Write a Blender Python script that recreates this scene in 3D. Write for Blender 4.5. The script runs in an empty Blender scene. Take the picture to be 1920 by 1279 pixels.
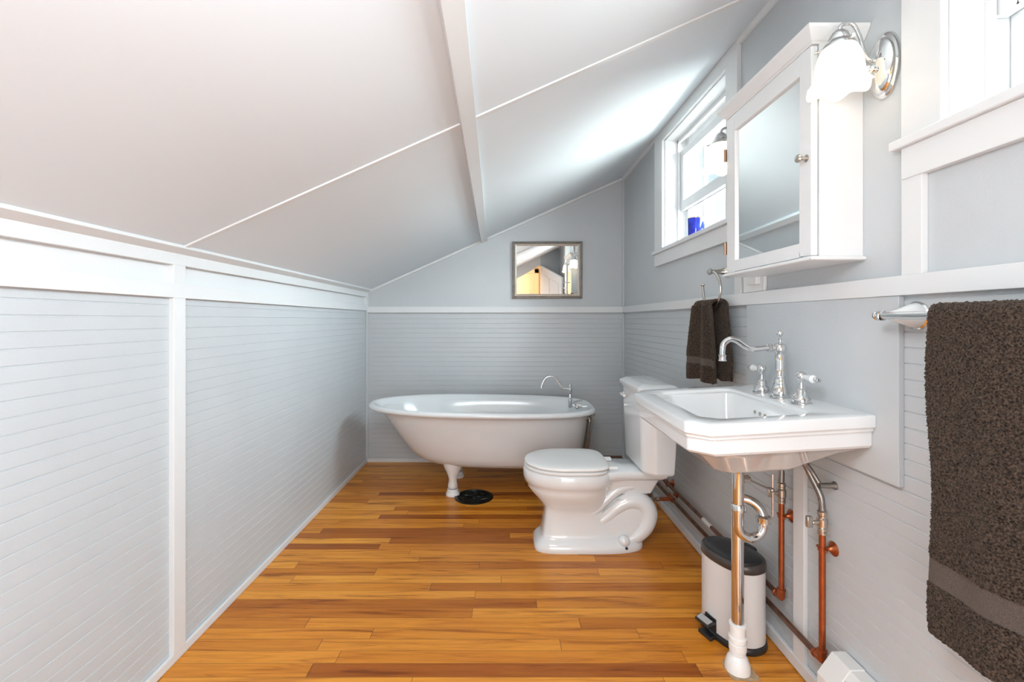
import bpy, bmesh, math, random
from mathutils import Vector, Matrix, noise
R = math.radians
PI = math.pi
random.seed(7)
scene = bpy.context.scene
C = scene.collection

# ------------------------------------------------------------------ camera
CAMZ = 1.13
F = 853.0
cam_d = bpy.data.cameras.new('camera')
cam = bpy.data.objects.new('camera', cam_d)
C.objects.link(cam)
cam.location = (0, 0, CAMZ)
cam.rotation_euler = (R(90), 0, 0)
cam_d.sensor_fit = 'HORIZONTAL'
cam_d.sensor_width = 36
cam_d.lens = F * 36 / 1920
cam_d.shift_x = (960 - 945) / 1920
cam_d.shift_y = -(639.5 - 600) / 1920
cam_d.clip_start = 0.02
scene.camera = cam

# ------------------------------------------------------------------ light and exposure
vs = scene.view_settings
vs.view_transform = 'Standard'
vs.look = 'None'
vs.exposure = 0.90
vs.gamma = 1
vs.use_curve_mapping = False

world = bpy.data.worlds.new('world')
scene.world = world
world.use_nodes = True
wb = world.node_tree.nodes['Background']
wb.inputs[0].default_value = (0.80, 0.90, 1.0, 1)
wb.inputs[1].default_value = 0.9

W1 = (1.925, 2.700)      # window opening along the wall, far window
W2 = (0.250, 0.976)      # near window
SILL, HEAD = 1.555, 2.195

def area(name, loc, rot, sx, sy, power, col, portal=False):
    d = bpy.data.lights.new(name, 'AREA')
    d.shape = 'RECTANGLE'
    d.size, d.size_y = sx, sy
    d.energy = power
    d.color = col
    if portal:
        d.cycles.is_portal = True
    o = bpy.data.objects.new(name, d)
    C.objects.link(o)
    o.location = loc
    o.rotation_euler = rot
    return o
for w in (W1, W2):
    area('window_portal', (1.20, (w[0] + w[1]) / 2, (SILL + HEAD) / 2), (0, R(90), 0), HEAD - SILL, w[1] - w[0], 1, (1, 1, 1), True)
# the bright sky above the neighbouring roofs that shines in through both windows
area('sky_daylight', (4.5, -0.05, 4.1), (0, R(90), 0), 3.8, 6.9, 2250, (0.86, 0.935, 1.0))
# added lamp outside below the sills, unseen, to brighten the sloped ceiling
area('low_outside_fill', (3.6, -0.05, 0.75), (0, R(90), 0), 2.3, 6.9, 470, (1.0, 0.985, 0.95))
# added fill lamp over the door end of the room, no fixture there
area('overhead_fill', (-0.15, 0.25, 1.66), (R(34), 0, R(-3)), 0.5, 0.4, 8.5, (0.88, 0.94, 1.0))
# added warm fill lamp high in the hall behind the doorway
area('hall_fill', (-0.15, -1.3, 2.30), (0, 0, 0), 0.5, 0.5, 14, (1.0, 0.88, 0.70))
# added soft fill lamp in the open doorway behind the camera
area('doorway_fill', (0.10, -0.70, 0.68), (R(90), 0, 0), 1.0, 1.15, 12, (0.78, 0.89, 1.0))

# ------------------------------------------------------------------ node helpers
def new_mat(name):
    m = bpy.data.materials.new(name)
    m.use_nodes = True
    return m, m.node_tree, m.node_tree.nodes['Principled BSDF']

def nd(nt, t, **kw):
    n = nt.nodes.new(t)
    for k, v in kw.items():
        setattr(n, k, v)
    return n

def mth(nt, op, a, b=None, c=None):
    n = nt.nodes.new('ShaderNodeMath')
    n.operation = op
    for i, v in enumerate((a, b, c)):
        if v is None:
            continue
        if isinstance(v, (int, float)):
            n.inputs[i].default_value = v
        else:
            nt.links.new(v, n.inputs[i])
    return n.outputs[0]

def ramp(nt, fac, stops):
    n = nt.nodes.new('ShaderNodeValToRGB')
    e = n.color_ramp.elements
    e[0].position, e[0].color = stops[0][0], stops[0][1] + (1,)
    e[1].position, e[1].color = stops[-1][0], stops[-1][1] + (1,)
    for p, col in stops[1:-1]:
        x = e.new(p)
        x.color = col + (1,)
    nt.links.new(fac, n.inputs[0])
    return n.outputs[0]

def bump(nt, b, height, strength, dist):
    n = nt.nodes.new('ShaderNodeBump')
    n.inputs['Strength'].default_value = strength
    n.inputs['Distance'].default_value = dist
    nt.links.new(height, n.inputs['Height'])
    nt.links.new(n.outputs[0], b.inputs['Normal'])

def noise_tex(nt, scale, detail=3, vec=None, rough=0.5):
    n = nt.nodes.new('ShaderNodeTexNoise')
    n.inputs['Scale'].default_value = scale
    n.inputs['Detail'].default_value = detail
    n.inputs['Roughness'].default_value = rough
    if vec is None:
        tc = nt.nodes.new('ShaderNodeTexCoord')
        vec = tc.outputs['Object']
    nt.links.new(vec, n.inputs['Vector'])
    return n.outputs['Fac']

def simple(name, col, rough=0.5, metal=0.0, var=0.03, vscale=6, bstr=0.0, bscale=120, coat=0.0, spec=0.5):
    m, nt, b = new_mat(name)
    f = noise_tex(nt, vscale)
    lo = tuple(max(0, c * (1 - var)) for c in col)
    hi = tuple(min(1, c * (1 + var)) for c in col)
    nt.links.new(ramp(nt, f, [(0.3, lo), (0.7, hi)]), b.inputs['Base Color'])
    b.inputs['Roughness'].default_value = rough
    b.inputs['Metallic'].default_value = metal
    b.inputs['Specular IOR Level'].default_value = spec
    if coat:
        b.inputs['Coat Weight'].default_value = coat
        b.inputs['Coat Roughness'].default_value = 0.05
    if bstr:
        bump(nt, b, noise_tex(nt, bscale, 2), bstr, 0.002)
    return m

M = {}
M['grey_paint'] = simple('grey_paint', (0.535, 0.56, 0.575), 0.32, var=0.015, bstr=0.25, bscale=160)
M['white_paint'] = simple('white_paint', (0.72, 0.725, 0.725), 0.38, var=0.01, bstr=0.12, bscale=60)
M['ceiling_paint'] = simple('ceiling_paint', (0.735, 0.78, 0.81), 0.6, var=0.01, vscale=2, bstr=0.1, bscale=8)
M['cabinet_paint'] = simple('cabinet_paint', (0.77, 0.775, 0.775), 0.3, var=0.01, bstr=0.05, bscale=40)
M['porcelain'] = simple('porcelain', (0.77, 0.785, 0.79), 0.12, var=0.006, coat=0.6)
M['enamel'] = simple('enamel', (0.78, 0.795, 0.80), 0.17, var=0.006, coat=0.12)
M['tub_outside'] = simple('tub_outside', (0.72, 0.715, 0.71), 0.45, var=0.02, vscale=5)
M['foot_paint'] = simple('foot_paint', (0.72, 0.67, 0.63), 0.4, var=0.05, vscale=25)
M['white_plastic'] = simple('white_plastic', (0.84, 0.84, 0.83), 0.3, var=0.01)
M['chrome'] = simple('chrome', (0.70, 0.70, 0.70), 0.06, 1.0, var=0.02)
M['nickel'] = simple('nickel', (0.52, 0.49, 0.45), 0.22, 1.0, var=0.05)
M['pewter'] = simple('pewter_frame', (0.34, 0.31, 0.28), 0.35, 0.7, var=0.15, vscale=30)
M['champagne'] = simple('champagne_frame', (0.62, 0.54, 0.46), 0.35, 0.6, var=0.08, vscale=30)
M['copper'] = simple('copper', (0.40, 0.115, 0.045), 0.30, 0.85, var=0.18, vscale=35)
M['old_copper'] = simple('old_copper', (0.20, 0.11, 0.075), 0.35, 0.8, var=0.3, vscale=22)
M['brass'] = simple('hinge_brass', (0.42, 0.27, 0.18), 0.35, 0.8, var=0.1)
M['black_plastic'] = simple('black_plastic', (0.018, 0.019, 0.021), 0.35, var=0.1)
M['dark_bronze_rim'] = simple('dark_rim', (0.07, 0.06, 0.055), 0.3, 0.3, var=0.1)
M['grey_plastic'] = simple('grey_plastic', (0.42, 0.42, 0.41), 0.4, var=0.05)
M['bin_white'] = simple('bin_white', (0.70, 0.69, 0.68), 0.28, var=0.01)
M['iron'] = simple('black_iron', (0.008, 0.011, 0.010), 0.3, 0.3, var=0.2, vscale=40)
M['heater_white'] = simple('heater_white', (0.74, 0.735, 0.715), 0.32, var=0.01)
M['dark'] = simple('opening_shade', (0.02, 0.018, 0.016), 0.8, var=0.1)  # near-black that stands for shade inside openings
M['tin'] = simple('aluminium_fin', (0.3, 0.28, 0.25), 0.4, 0.8, var=0.1)
M['hall_wood'] = simple('hall_yellow_paint', (0.78, 0.52, 0.20), 0.5, var=0.03)
M['hall_trim'] = simple('hall_cream_paint', (0.80, 0.66, 0.42), 0.5, var=0.03)
M['hall_floor'] = simple('hall_floor', (0.45, 0.22, 0.08), 0.35, var=0.15)
M['siding'] = simple('white_siding', (0.82, 0.84, 0.86), 0.5, var=0.02)
M['leaf'] = simple('leaves', (0.10, 0.16, 0.05), 0.6, var=0.6, vscale=9)
M['bark'] = simple('bark', (0.12, 0.09, 0.07), 0.8, var=0.3)
M['pale_ground'] = simple('bounce_ground', (0.50, 0.495, 0.48), 0.8, var=0.3)  # unseen ground, neutral pale tone set to bounce light up through the windows
M['mirror'] = simple('mirror_glass', (0.90, 0.915, 0.91), 0.015, 1.0, var=0.003)
M['label_white'] = simple('pipe_tape', (0.75, 0.72, 0.70), 0.5, var=0.05)
M['grout'] = simple('rough_plaster', (0.42, 0.30, 0.19), 0.8, var=0.25, vscale=60)

def glass_mat():
    m, nt, b = new_mat('window_glass')
    nt.nodes.remove(b)
    out = nt.nodes['Material Output']
    tr = nd(nt, 'ShaderNodeBsdfTransparent')
    tr.inputs[0].default_value = (0.93, 0.96, 0.96, 1)
    gl = nd(nt, 'ShaderNodeBsdfGlossy')
    gl.inputs['Roughness'].default_value = 0.02
    lw = nd(nt, 'ShaderNodeLayerWeight')
    fz = mth(nt, 'MULTIPLY_ADD', mth(nt, 'POWER', lw.outputs['Facing'], 4.0), 0.6, 0.04)
    mx = nd(nt, 'ShaderNodeMixShader')
    nt.links.new(fz, mx.inputs[0])
    nt.links.new(tr.outputs[0], mx.inputs[1])
    nt.links.new(gl.outputs[0], mx.inputs[2])
    nt.links.new(mx.outputs[0], out.inputs[0])
    return m
M['glass'] = glass_mat()

def blue_glass():
    m, nt, b = new_mat('cobalt_glass')
    f = noise_tex(nt, 30, 2)
    nt.links.new(ramp(nt, f, [(0.3, (0.004, 0.012, 0.30)), (0.7, (0.02, 0.05, 0.62))]), b.inputs['Base Color'])
    b.inputs['Roughness'].default_value = 0.05
    b.inputs['Transmission Weight'].default_value = 0.35
    b.inputs['Coat Weight'].default_value = 0.5
    return m
M['cobalt'] = blue_glass()
M['gold'] = simple('gold_rim', (0.75, 0.55, 0.25), 0.2, 1.0, var=0.05)

def shade_mat():
    m, nt, b = new_mat('frosted_lamp_glass')
    f = noise_tex(nt, 30, 2)
    nt.links.new(ramp(nt, f, [(0.3, (0.9, 0.85, 0.75)), (0.7, (0.95, 0.92, 0.84))]), b.inputs['Base Color'])
    b.inputs['Roughness'].default_value = 0.35
    b.inputs['Emission Color'].default_value = (1.0, 0.87, 0.68, 1)
    b.inputs['Emission Strength'].default_value = 0.46
    return m
M['shade'] = shade_mat()

def bulb_mat():
    m, nt, b = new_mat('lit_bulb')
    b.inputs['Base Color'].default_value = (0.9, 0.9, 0.9, 1)
    b.inputs['Emission Color'].default_value = (1.0, 0.86, 0.66, 1)
    b.inputs['Emission Strength'].default_value = 2.0
    return m
M['bulb'] = bulb_mat()

def floor_mat():
    m, nt, b = new_mat('maple_strip_floor')
    tc = nd(nt, 'ShaderNodeTexCoord')
    sp = nd(nt, 'ShaderNodeSeparateXYZ')
    nt.links.new(tc.outputs['Object'], sp.inputs[0])
    x, y = sp.outputs[0], sp.outputs[1]
    row_f = mth(nt, 'DIVIDE', y, 0.0572)
    row = mth(nt, 'FLOOR', row_f)
    wn = nd(nt, 'ShaderNodeTexWhiteNoise', noise_dimensions='1D')
    nt.links.new(row, wn.inputs['W'])
    wn2 = nd(nt, 'ShaderNodeTexWhiteNoise', noise_dimensions='1D')
    nt.links.new(mth(nt, 'ADD', row, 41.3), wn2.inputs['W'])
    ln = mth(nt, 'MULTIPLY_ADD', wn2.outputs[0], 0.7, 0.75)
    xx = mth(nt, 'DIVIDE', mth(nt, 'MULTIPLY_ADD', wn.outputs[0], 5.0, x), ln)
    pl = mth(nt, 'FLOOR', xx)
    cv = nd(nt, 'ShaderNodeCombineXYZ')
    nt.links.new(row, cv.inputs[0])
    nt.links.new(pl, cv.inputs[1])
    wp = nd(nt, 'ShaderNodeTexWhiteNoise', noise_dimensions='3D')
    nt.links.new(cv.outputs[0], wp.inputs['Vector'])
    rnd = wp.outputs['Value']
    # grain: noise stretched along the board, shifted per board
    gv = nd(nt, 'ShaderNodeCombineXYZ')
    nt.links.new(mth(nt, 'MULTIPLY_ADD', rnd, 31.0, mth(nt, 'MULTIPLY', x, 2.2)), gv.inputs[0])
    nt.links.new(mth(nt, 'MULTIPLY', y, 34.0), gv.inputs[1])
    nt.links.new(mth(nt, 'MULTIPLY', rnd, 17.0), gv.inputs[2])
    n1 = nd(nt, 'ShaderNodeTexNoise')
    n1.inputs['Scale'].default_value = 1.0
    n1.inputs['Detail'].default_value = 5
    n1.inputs['Roughness'].default_value = 0.62
    n1.inputs['Distortion'].default_value = 0.9
    nt.links.new(gv.outputs[0], n1.inputs['Vector'])
    gv2 = nd(nt, 'ShaderNodeCombineXYZ')
    nt.links.new(mth(nt, 'MULTIPLY_ADD', rnd, 9.0, mth(nt, 'MULTIPLY', x, 9.0)), gv2.inputs[0])
    nt.links.new(mth(nt, 'MULTIPLY', y, 240.0), gv2.inputs[1])
    n2 = nd(nt, 'ShaderNodeTexNoise')
    n2.inputs['Scale'].default_value = 1.0
    n2.inputs['Detail'].default_value = 2
    nt.links.new(gv2.outputs[0], n2.inputs['Vector'])
    base = ramp(nt, rnd, [(0.0, (0.38, 0.100, 0.008)), (0.14, (0.57, 0.185, 0.014)), (0.5, (0.75, 0.280, 0.026)), (1.0, (0.87, 0.375, 0.048))])
    grain = ramp(nt, n1.outputs['Fac'], [(0.34, (0.40, 0.26, 0.17)), (0.44, (0.82, 0.74, 0.66)), (0.56, (1.0, 1.0, 1.0)), (0.75, (1.0, 1.0, 1.0))])
    fine = ramp(nt, n2.outputs['Fac'], [(0.3, (0.86, 0.84, 0.80)), (0.65, (1.0, 1.0, 1.0))])
    def mul(a, bb, fac=1.0):
        n = nd(nt, 'ShaderNodeMix', data_type='RGBA', blend_type='MULTIPLY')
        n.inputs[0].default_value = fac
        nt.links.new(a, n.inputs[6])
        nt.links.new(bb, n.inputs[7])
        return n.outputs[2]
    col = mul(mul(base, grain, 0.85), fine, 0.8)
    # joints between the strips
    fy = mth(nt, 'FRACT', row_f)
    ey = mth(nt, 'MINIMUM', fy, mth(nt, 'SUBTRACT', 1.0, fy))
    fx = mth(nt, 'FRACT', xx)
    ex = mth(nt, 'MINIMUM', fx, mth(nt, 'SUBTRACT', 1.0, fx))
    jy = mth(nt, 'LESS_THAN', ey, 0.016)
    jx = mth(nt, 'LESS_THAN', ex, 0.0013)
    j = mth(nt, 'MAXIMUM', jy, jx)
    wn3 = nd(nt, 'ShaderNodeTexWhiteNoise', noise_dimensions='1D')
    nt.links.new(mth(nt, 'ADD', row, 7.7), wn3.inputs['W'])
    jf = mth(nt, 'MULTIPLY', j, mth(nt, 'MULTIPLY_ADD', wn3.outputs[0], 0.4, 0.45))
    mx = nd(nt, 'ShaderNodeMix', data_type='RGBA')
    nt.links.new(jf, mx.inputs[0])
    nt.links.new(col, mx.inputs[6])
    mx.inputs[7].default_value = (0.10, 0.035, 0.008, 1)
    nt.links.new(mx.outputs[2], b.inputs['Base Color'])
    b.inputs['Roughness'].default_value = 0.33
    b.inputs['Specular IOR Level'].default_value = 0.4
    bump(nt, b, mth(nt, 'SUBTRACT', n2.outputs['Fac'], mth(nt, 'MULTIPLY', j, 1.5)), 0.12, 0.001)
    return m
M['floor'] = floor_mat()

def towel_mat(name, lo, hi, sc=260):
    m, nt, b = new_mat(name)
    f = noise_tex(nt, sc, 3)
    nt.links.new(ramp(nt, f, [(0.36, lo), (0.66, hi)]), b.inputs['Base Color'])
    b.inputs['Roughness'].default_value = 0.95
    b.inputs['Specular IOR Level'].default_value = 0.1
    b.inputs['Sheen Weight'].default_value = 0.25
    b.inputs['Sheen Tint'].default_value = (0.6, 0.5, 0.42, 1)
    bump(nt, b, noise_tex(nt, sc * 1.5, 2), 0.8, 0.003)
    return m
M['towel'] = towel_mat('brown_terry', (0.010, 0.0075, 0.006), (0.095, 0.066, 0.049))
M['towel_band'] = towel_mat('brown_woven_band', (0.075, 0.060, 0.052), (0.125, 0.100, 0.086), 500)

def braid_mat():
    m, nt, b = new_mat('braided_steel')
    tc = nd(nt, 'ShaderNodeTexCoord')
    wv = nd(nt, 'ShaderNodeTexWave')
    wv.inputs['Scale'].default_value = 220
    nt.links.new(tc.outputs['Object'], wv.inputs['Vector'])
    nt.links.new(ramp(nt, wv.outputs['Fac'], [(0.2, (0.12, 0.115, 0.11)), (0.8, (0.42, 0.40, 0.38))]), b.inputs['Base Color'])
    b.inputs['Metallic'].default_value = 0.9
    b.inputs['Roughness'].default_value = 0.35
    return m
M['braid'] = braid_mat()

# ------------------------------------------------------------------ mesh helpers
class MB:
    """collects shapes and links them as one mesh object"""
    def __init__(self):
        self.v, self.f = [], []
    def add(self, vs_, fs_):
        n = len(self.v)
        self.v += [tuple(p) for p in vs_]
        self.f += [tuple(i + n for i in f) for f in fs_]
        return self
    def box(self, x0, x1, y0, y1, z0, z1):
        v = [(x, y, z) for x in (x0, x1) for y in (y0, y1) for z in (z0, z1)]
        return self.add(v, [(0, 1, 3, 2), (4, 6, 7, 5), (0, 4, 5, 1), (2, 3, 7, 6), (0, 2, 6, 4), (1, 5, 7, 3)])
    def loft(self, rings, cap0=True, cap1=True, closed=True):
        n = len(rings[0])
        v = [p for r in rings for p in r]
        f = []
        for k in range(len(rings) - 1):
            for i in range(n if closed else n - 1):
                j = (i + 1) % n
                f.append((k * n + i, k * n + j, (k + 1) * n + j, (k + 1) * n + i))
        if cap0:
            f.append(tuple(reversed(range(n))))
        if cap1:
            f.append(tuple((len(rings) - 1) * n + i for i in range(n)))
        return self.add(v, f)
    def lathe(self, prof, origin=(0, 0, 0), axis='Z', seg=32, mat=None, cap0=True, cap1=True, wob=None):
        if mat is None:
            mat = Matrix.Translation(origin)
            if axis == 'X':
                mat = mat @ Matrix.Rotation(R(90), 4, 'Y')
            if axis == '-X':
                mat = mat @ Matrix.Rotation(R(-90), 4, 'Y')
            if axis == 'Y':
                mat = mat @ Matrix.Rotation(R(-90), 4, 'X')
            if axis == '-Y':
                mat = mat @ Matrix.Rotation(R(90), 4, 'X')
        rings = []
        for (r, z) in prof:
            ring = []
            for i in range(seg):
                a = 2 * PI * i / seg
                rr, zz = (r, z) if wob is None else wob(r, z, a)
                ring.append(mat @ Vector((rr * math.cos(a), rr * math.sin(a), zz)))
            rings.append(ring)
        return self.loft(rings, cap0, cap1)
    def tube(self, pts, rad, seg=14, smooth=0, cap=True):
        pts = [Vector(p) for p in pts]
        if smooth:
            pts, rad = catmull(pts, rad, smooth)
        n = len(pts)
        if isinstance(rad, (int, float)):
            rad = [rad] * n
        t0 = (pts[1] - pts[0]).normalized()
        up = Vector((0, 0, 1)) if abs(t0.z) < 0.9 else Vector((1, 0, 0))
        u = (up - t0 * up.dot(t0)).normalized()
        rings = []
        for i in range(n):
            if i == 0:
                t = pts[1] - pts[0]
            elif i == n - 1:
                t = pts[-1] - pts[-2]
            else:
                t = (pts[i + 1] - pts[i]).normalized() + (pts[i] - pts[i - 1]).normalized()
            t.normalize()
            u = (u - t * u.dot(t)).normalized()
            w = t.cross(u)
            rings.append([pts[i] + (u * math.cos(2 * PI * k / seg) + w * math.sin(2 * PI * k / seg)) * rad[i] for k in range(seg)])
        return self.loft(rings, cap, cap)
    def sphere(self, c, r, seg=16, rings=10, sx=1, sy=1, sz=1):
        prof = []
        for k in range(rings + 1):
            a = -PI / 2 + PI * k / rings
            prof.append((max(1e-5, math.cos(a) * r), math.sin(a) * r))
        m = Matrix.Translation(c) @ Matrix.Diagonal((sx, sy, sz, 1))
        return self.lathe(prof, mat=m, seg=seg)
    def prism(self, poly, a0, a1, axis='Y'):
        """polygon extruded along an axis; poly given in the two other axes"""
        def P(p, a):
            if axis == 'Y':
                return (p[0], a, p[1])
            if axis == 'X':
                return (a, p[0], p[1])
            return (p[0], p[1], a)
        return self.loft([[P(p, a0) for p in poly], [P(p, a1) for p in poly]])
    def build(self, name, mat, parent=None, bevel=0, bseg=2, smooth=True, angle=40, subsurf=0, shear=None):
        me = bpy.data.meshes.new(name)
        v = self.v
        if shear:
            v = [shear(p) for p in v]
        org = Vector((0, 0, 0))
        if parent is None and v:
            xs, ys, zs = zip(*v)
            org = Vector(((min(xs) + max(xs)) / 2, (min(ys) + max(ys)) / 2, min(zs)))
        elif parent is not None:
            org = Vector(parent['_o']) if '_o' in parent else Vector((0, 0, 0))
        me.from_pydata([tuple(Vector(p) - org) for p in v], [], self.f)
        me.validate()
        bm = bmesh.new()
        bm.from_mesh(me)
        bmesh.ops.remove_doubles(bm, verts=bm.verts, dist=1e-6)
        bmesh.ops.recalc_face_normals(bm, faces=bm.faces)
        bm.to_mesh(me)
        bm.free()
        if smooth:
            for p in me.polygons:
                p.use_smooth = True
            me.set_sharp_from_angle(angle=R(angle))
        me.materials.append(mat)
        o = bpy.data.objects.new(name, me)
        C.objects.link(o)
        o['_o'] = tuple(org)
        if parent is None:
            o.location = org
        else:
            o.parent = parent
        if bevel:
            bv = o.modifiers.new('bevel', 'BEVEL')
            bv.width = bevel
            bv.segments = bseg
            bv.limit_method = 'ANGLE'
            bv.angle_limit = R(35)
        if subsurf:
            ss = o.modifiers.new('sub', 'SUBSURF')
            ss.levels = ss.render_levels = subsurf
        return o

def catmull(pts, rad, n):
    if isinstance(rad, (int, float)):
        rad = [rad] * len(pts)
    out, ro = [], []
    P = [pts[0] * 2 - pts[1]] + pts + [pts[-1] * 2 - pts[-2]]
    for i in range(1, len(P) - 2):
        a, b, c, d = P[i - 1], P[i], P[i + 1], P[i + 2]
        for k in range(n):
            t = k / n
            out.append(0.5 * ((2 * b) + (c - a) * t + (2 * a - 5 * b + 4 * c - d) * t * t + (3 * b - a - 3 * c + d) * t ** 3))
            ro.append(rad[i - 1] * (1 - t) + rad[i] * t)
    out.append(pts[-1])
    ro.append(rad[-1])
    return out, ro

def rpoly(corners, rads, seg=4):
    """polygon with rounded corners, constant point count"""
    out = []
    n = len(corners)
    for i in range(n):
        p = Vector(corners[i]); a = Vector(corners[i - 1]); b = Vector(corners[(i + 1) % n])
        r = rads[i] if isinstance(rads, (list, tuple)) else rads
        da, db = (a - p), (b - p)
        ta = p + da.normalized() * min(r, da.length * 0.45)
        tb = p + db.normalized() * min(r, db.length * 0.45)
        for k in range(seg + 1):
            t = k / seg
            q = ta * (1 - t) ** 2 + p * 2 * t * (1 - t) + tb * t * t
            out.append((q.x, q.y))
    return out

def thing(name, label, cat, loc=(0, 0, 0), group=None, rot=None):
    o = bpy.data.objects.new(name, None)
    o.empty_display_size = 0.05
    C.objects.link(o)
    o.location = loc
    o['_o'] = tuple(loc)
    if rot:
        o.rotation_euler = rot
    tag(o, label, cat, group)
    return o

def tag(o, label, cat, group=None):
    o['label'] = label
    o['category'] = cat
    if group:
        o['group'] = group
    return o

def struct(o):
    o['kind'] = 'structure'
    return o

def local(parent, pts):
    """MB geometry is written in world metres; children of a thing subtract the thing's base"""
    return pts

# ------------------------------------------------------------------ room shell
XL, XR, YB, YF = -1.095, 0.955, 3.62, -0.60
Z0L = 1.355
SL = (2.267 - 1.355) / (XR - XL)
ANG = math.atan(SL)
def zc(x):
    return Z0L + SL * (x - XL)
RAIL0, RAIL1 = 1.188, 1.235
TH = 0.165

struct(MB().box(-1.6, 1.6, -2.2, YB + 0.2, -0.12, 0.0).build('floor', M['floor'], smooth=False))

def vgroove_profile(z0, z1, pitch=0.038, w=0.0024, d=0.0022, phase=0.0):
    """list of (depth, z): depth 0 = face, d = bottom of a groove"""
    out = [(0, z0)]
    z = z0 + pitch - phase
    while z < z1 - w * 2:
        out += [(0, z - w), (d, z - w * 0.4), (d, z + w * 0.4), (0, z + w)]
        z += pitch
    out.append((0, z1))
    return out

# left knee wall: grooved panelling below, flat white above
prof = vgroove_profile(0, 1.203)
mb = MB()
poly = [(XL - dd, z) for dd, z in prof] + [(XL - 0.12, 1.203), (XL - 0.12, 0)]
mb.prism(poly, YF, YB, 'Y')
wl = struct(mb.build('wall_left', M['grey_paint'], smooth=False))
# white upper band with recessed panels
struct(MB().box(XL - 0.12, XL - 0.004, YF, YB, 1.203, 1.375).build('wall_left', M['white_paint'], smooth=False))
n_trim = [0]
def trim(mb, mat='white_paint', bevel=0.0015, **kw):
    n_trim[0] += 1
    return struct(mb.build('trim_%d' % n_trim[0], M[mat], bevel=bevel, smooth=False, **kw))
trim(MB().box(XL - 0.01, XL + 0.016, YF, YB, 1.203, 1.2515))                 # lower rail of the band
trim(MB().box(XL - 0.01, XL + 0.016, YF, YB, 1.3115, 1.372))                 # upper rail of the band
for yc in (1.515, 0.30, 2.73):
    if yc != 2.73:
        trim(MB().box(XL - 0.01, XL + 0.0155, yc - 0.028, yc + 0.028, 1.250, 1.313))
trim(MB().box(XL - 0.01, XL + 0.016, YB - 0.05, YB, 1.250, 1.313))
trim(MB().box(XL - 0.01, XL + 0.016, 1.487, 1.543, 0.03, 1.2035))            # the stile
trim(MB().box(XL - 0.01, XL + 0.016, 0.272, 0.328, 0.03, 1.2035))
trim(MB().box(XL, XL + 0.010, YB - 0.022, YB, 0.03, 1.2035), 'grey_paint')   # corner bead

# back wall
prof = vgroove_profile(0, 1.21)
poly = [(YB + dd, z) for dd, z in prof] + [(YB + 0.12, 1.21), (YB + 0.12, 0)]
mb = MB().prism(poly, XL, XR, 'X')
struct(mb.build('wall_back', M['grey_paint'], smooth=False))
mb = MB().prism([(XL, 1.21), (XR, 1.21), (XR, zc(XR) + 0.02), (XL, zc(XL) + 0.02)], YB, YB + 0.12, 'Y')
struct(mb.build('wall_back', M['grey_paint'], smooth=False))
trim(MB().box(XL, XR, YB - 0.018, YB, RAIL0, RAIL1))
trim(MB().box(XL, XL + 0.016, YB - 0.014, YB, 0.03, RAIL0), 'grey_paint')
trim(MB().box(XR - 0.016, XR, YB - 0.014, YB, 0.03, zc(XR) - 0.02), 'grey_paint')
# thin bead along the ceiling line of the back wall
mb = MB().prism([(XL, zc(XL) - 0.018), (XR, zc(XR) - 0.018), (XR, zc(XR)), (XL, zc(XL))], YB - 0.014, YB, 'Y')
trim(mb)

# right wall
def seg_right(z0, z1, grooved, y0, y1, name='wall_right'):
    if grooved:
        prof = vgroove_profile(z0, z1, phase=z0 % 0.038)
        poly = [(XR + dd, z) for dd, z in prof] + [(XR + TH, z1), (XR + TH, z0)]
        return MB().prism(poly, y0, y1, 'Y')
    return MB().box(XR, XR + TH, y0, y1, z0, z1)
struct(seg_right(0, 1.21, True, YF, YB).build('wall_right', M['grey_paint'], smooth=False))
mb = MB()
zt = zc(XR) + 0.10
mb.box(XR, XR + TH, YF, YB, 1.21, SILL - 0.02)
mb.box(XR, XR + TH, YF, YB, HEAD + 0.01, zt)
for a, b in ((YF, W2[0] - 0.01), (W2[1] + 0.01, W1[0] - 0.01), (W1[1] + 0.01, YB)):
    mb.box(XR, XR + TH, a, b, SILL - 0.02, HEAD + 0.01)
struct(mb.build('wall_right', M['grey_paint'], smooth=False))
trim(MB().box(XR - 0.018, XR, YF, YB, RAIL0, RAIL1))                         # chair rail
trim(MB().box(XR - 0.0138, XR, 1.429, 1.482, 0.03, 0.7295))                    # batten under the rail
trim(MB().box(XR - 0.015, XR, 1.024, 1.077, RAIL1, 1.47))                    # batten under the near window
trim(MB().box(XR - 0.015, XR, 1.806, 1.858, RAIL1, 1.47))                    # batten under the far window
mb = MB().prism([(XR - 0.020, zc(XR - 0.020) + 0.01), (XR - 0.012, zc(XR) - 0.028), (XR, zc(XR) - 0.028), (XR, zc(XR) + 0.01)], YF, YB, 'Y')
trim(mb)

# end wall behind the camera, doorway with a top that follows the slope
DX0, DX1 = -0.42, 0.627
def dtop(x):
    return 1.96 + 0.36 * (x - 0.60)
mb = MB()
mb.prism([(XL, 0), (DX0, 0), (DX0, zc(DX0) + .02), (XL, zc(XL) + .02)], YF - 0.1, YF, 'Y')
struct(mb.build('wall_front', M['white_paint'], smooth=False))
mb = MB()
mb.prism([(DX1, 0), (XR + .05, 0), (XR + .05, zc(XR) + .02), (DX1, zc(DX1) + .02)], YF - 0.1, YF, 'Y')
struct(mb.build('wall_front', M['grey_paint'], smooth=False))
mb = MB()
mb.prism([(DX0, dtop(DX0) - 0.2), (DX1, dtop(DX1)), (DX1, zc(DX1) + .02), (DX0, zc(DX0) + .02)], YF - 0.1, YF, 'Y')
struct(mb.build('wall_front', M['white_paint'], smooth=False))

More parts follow.
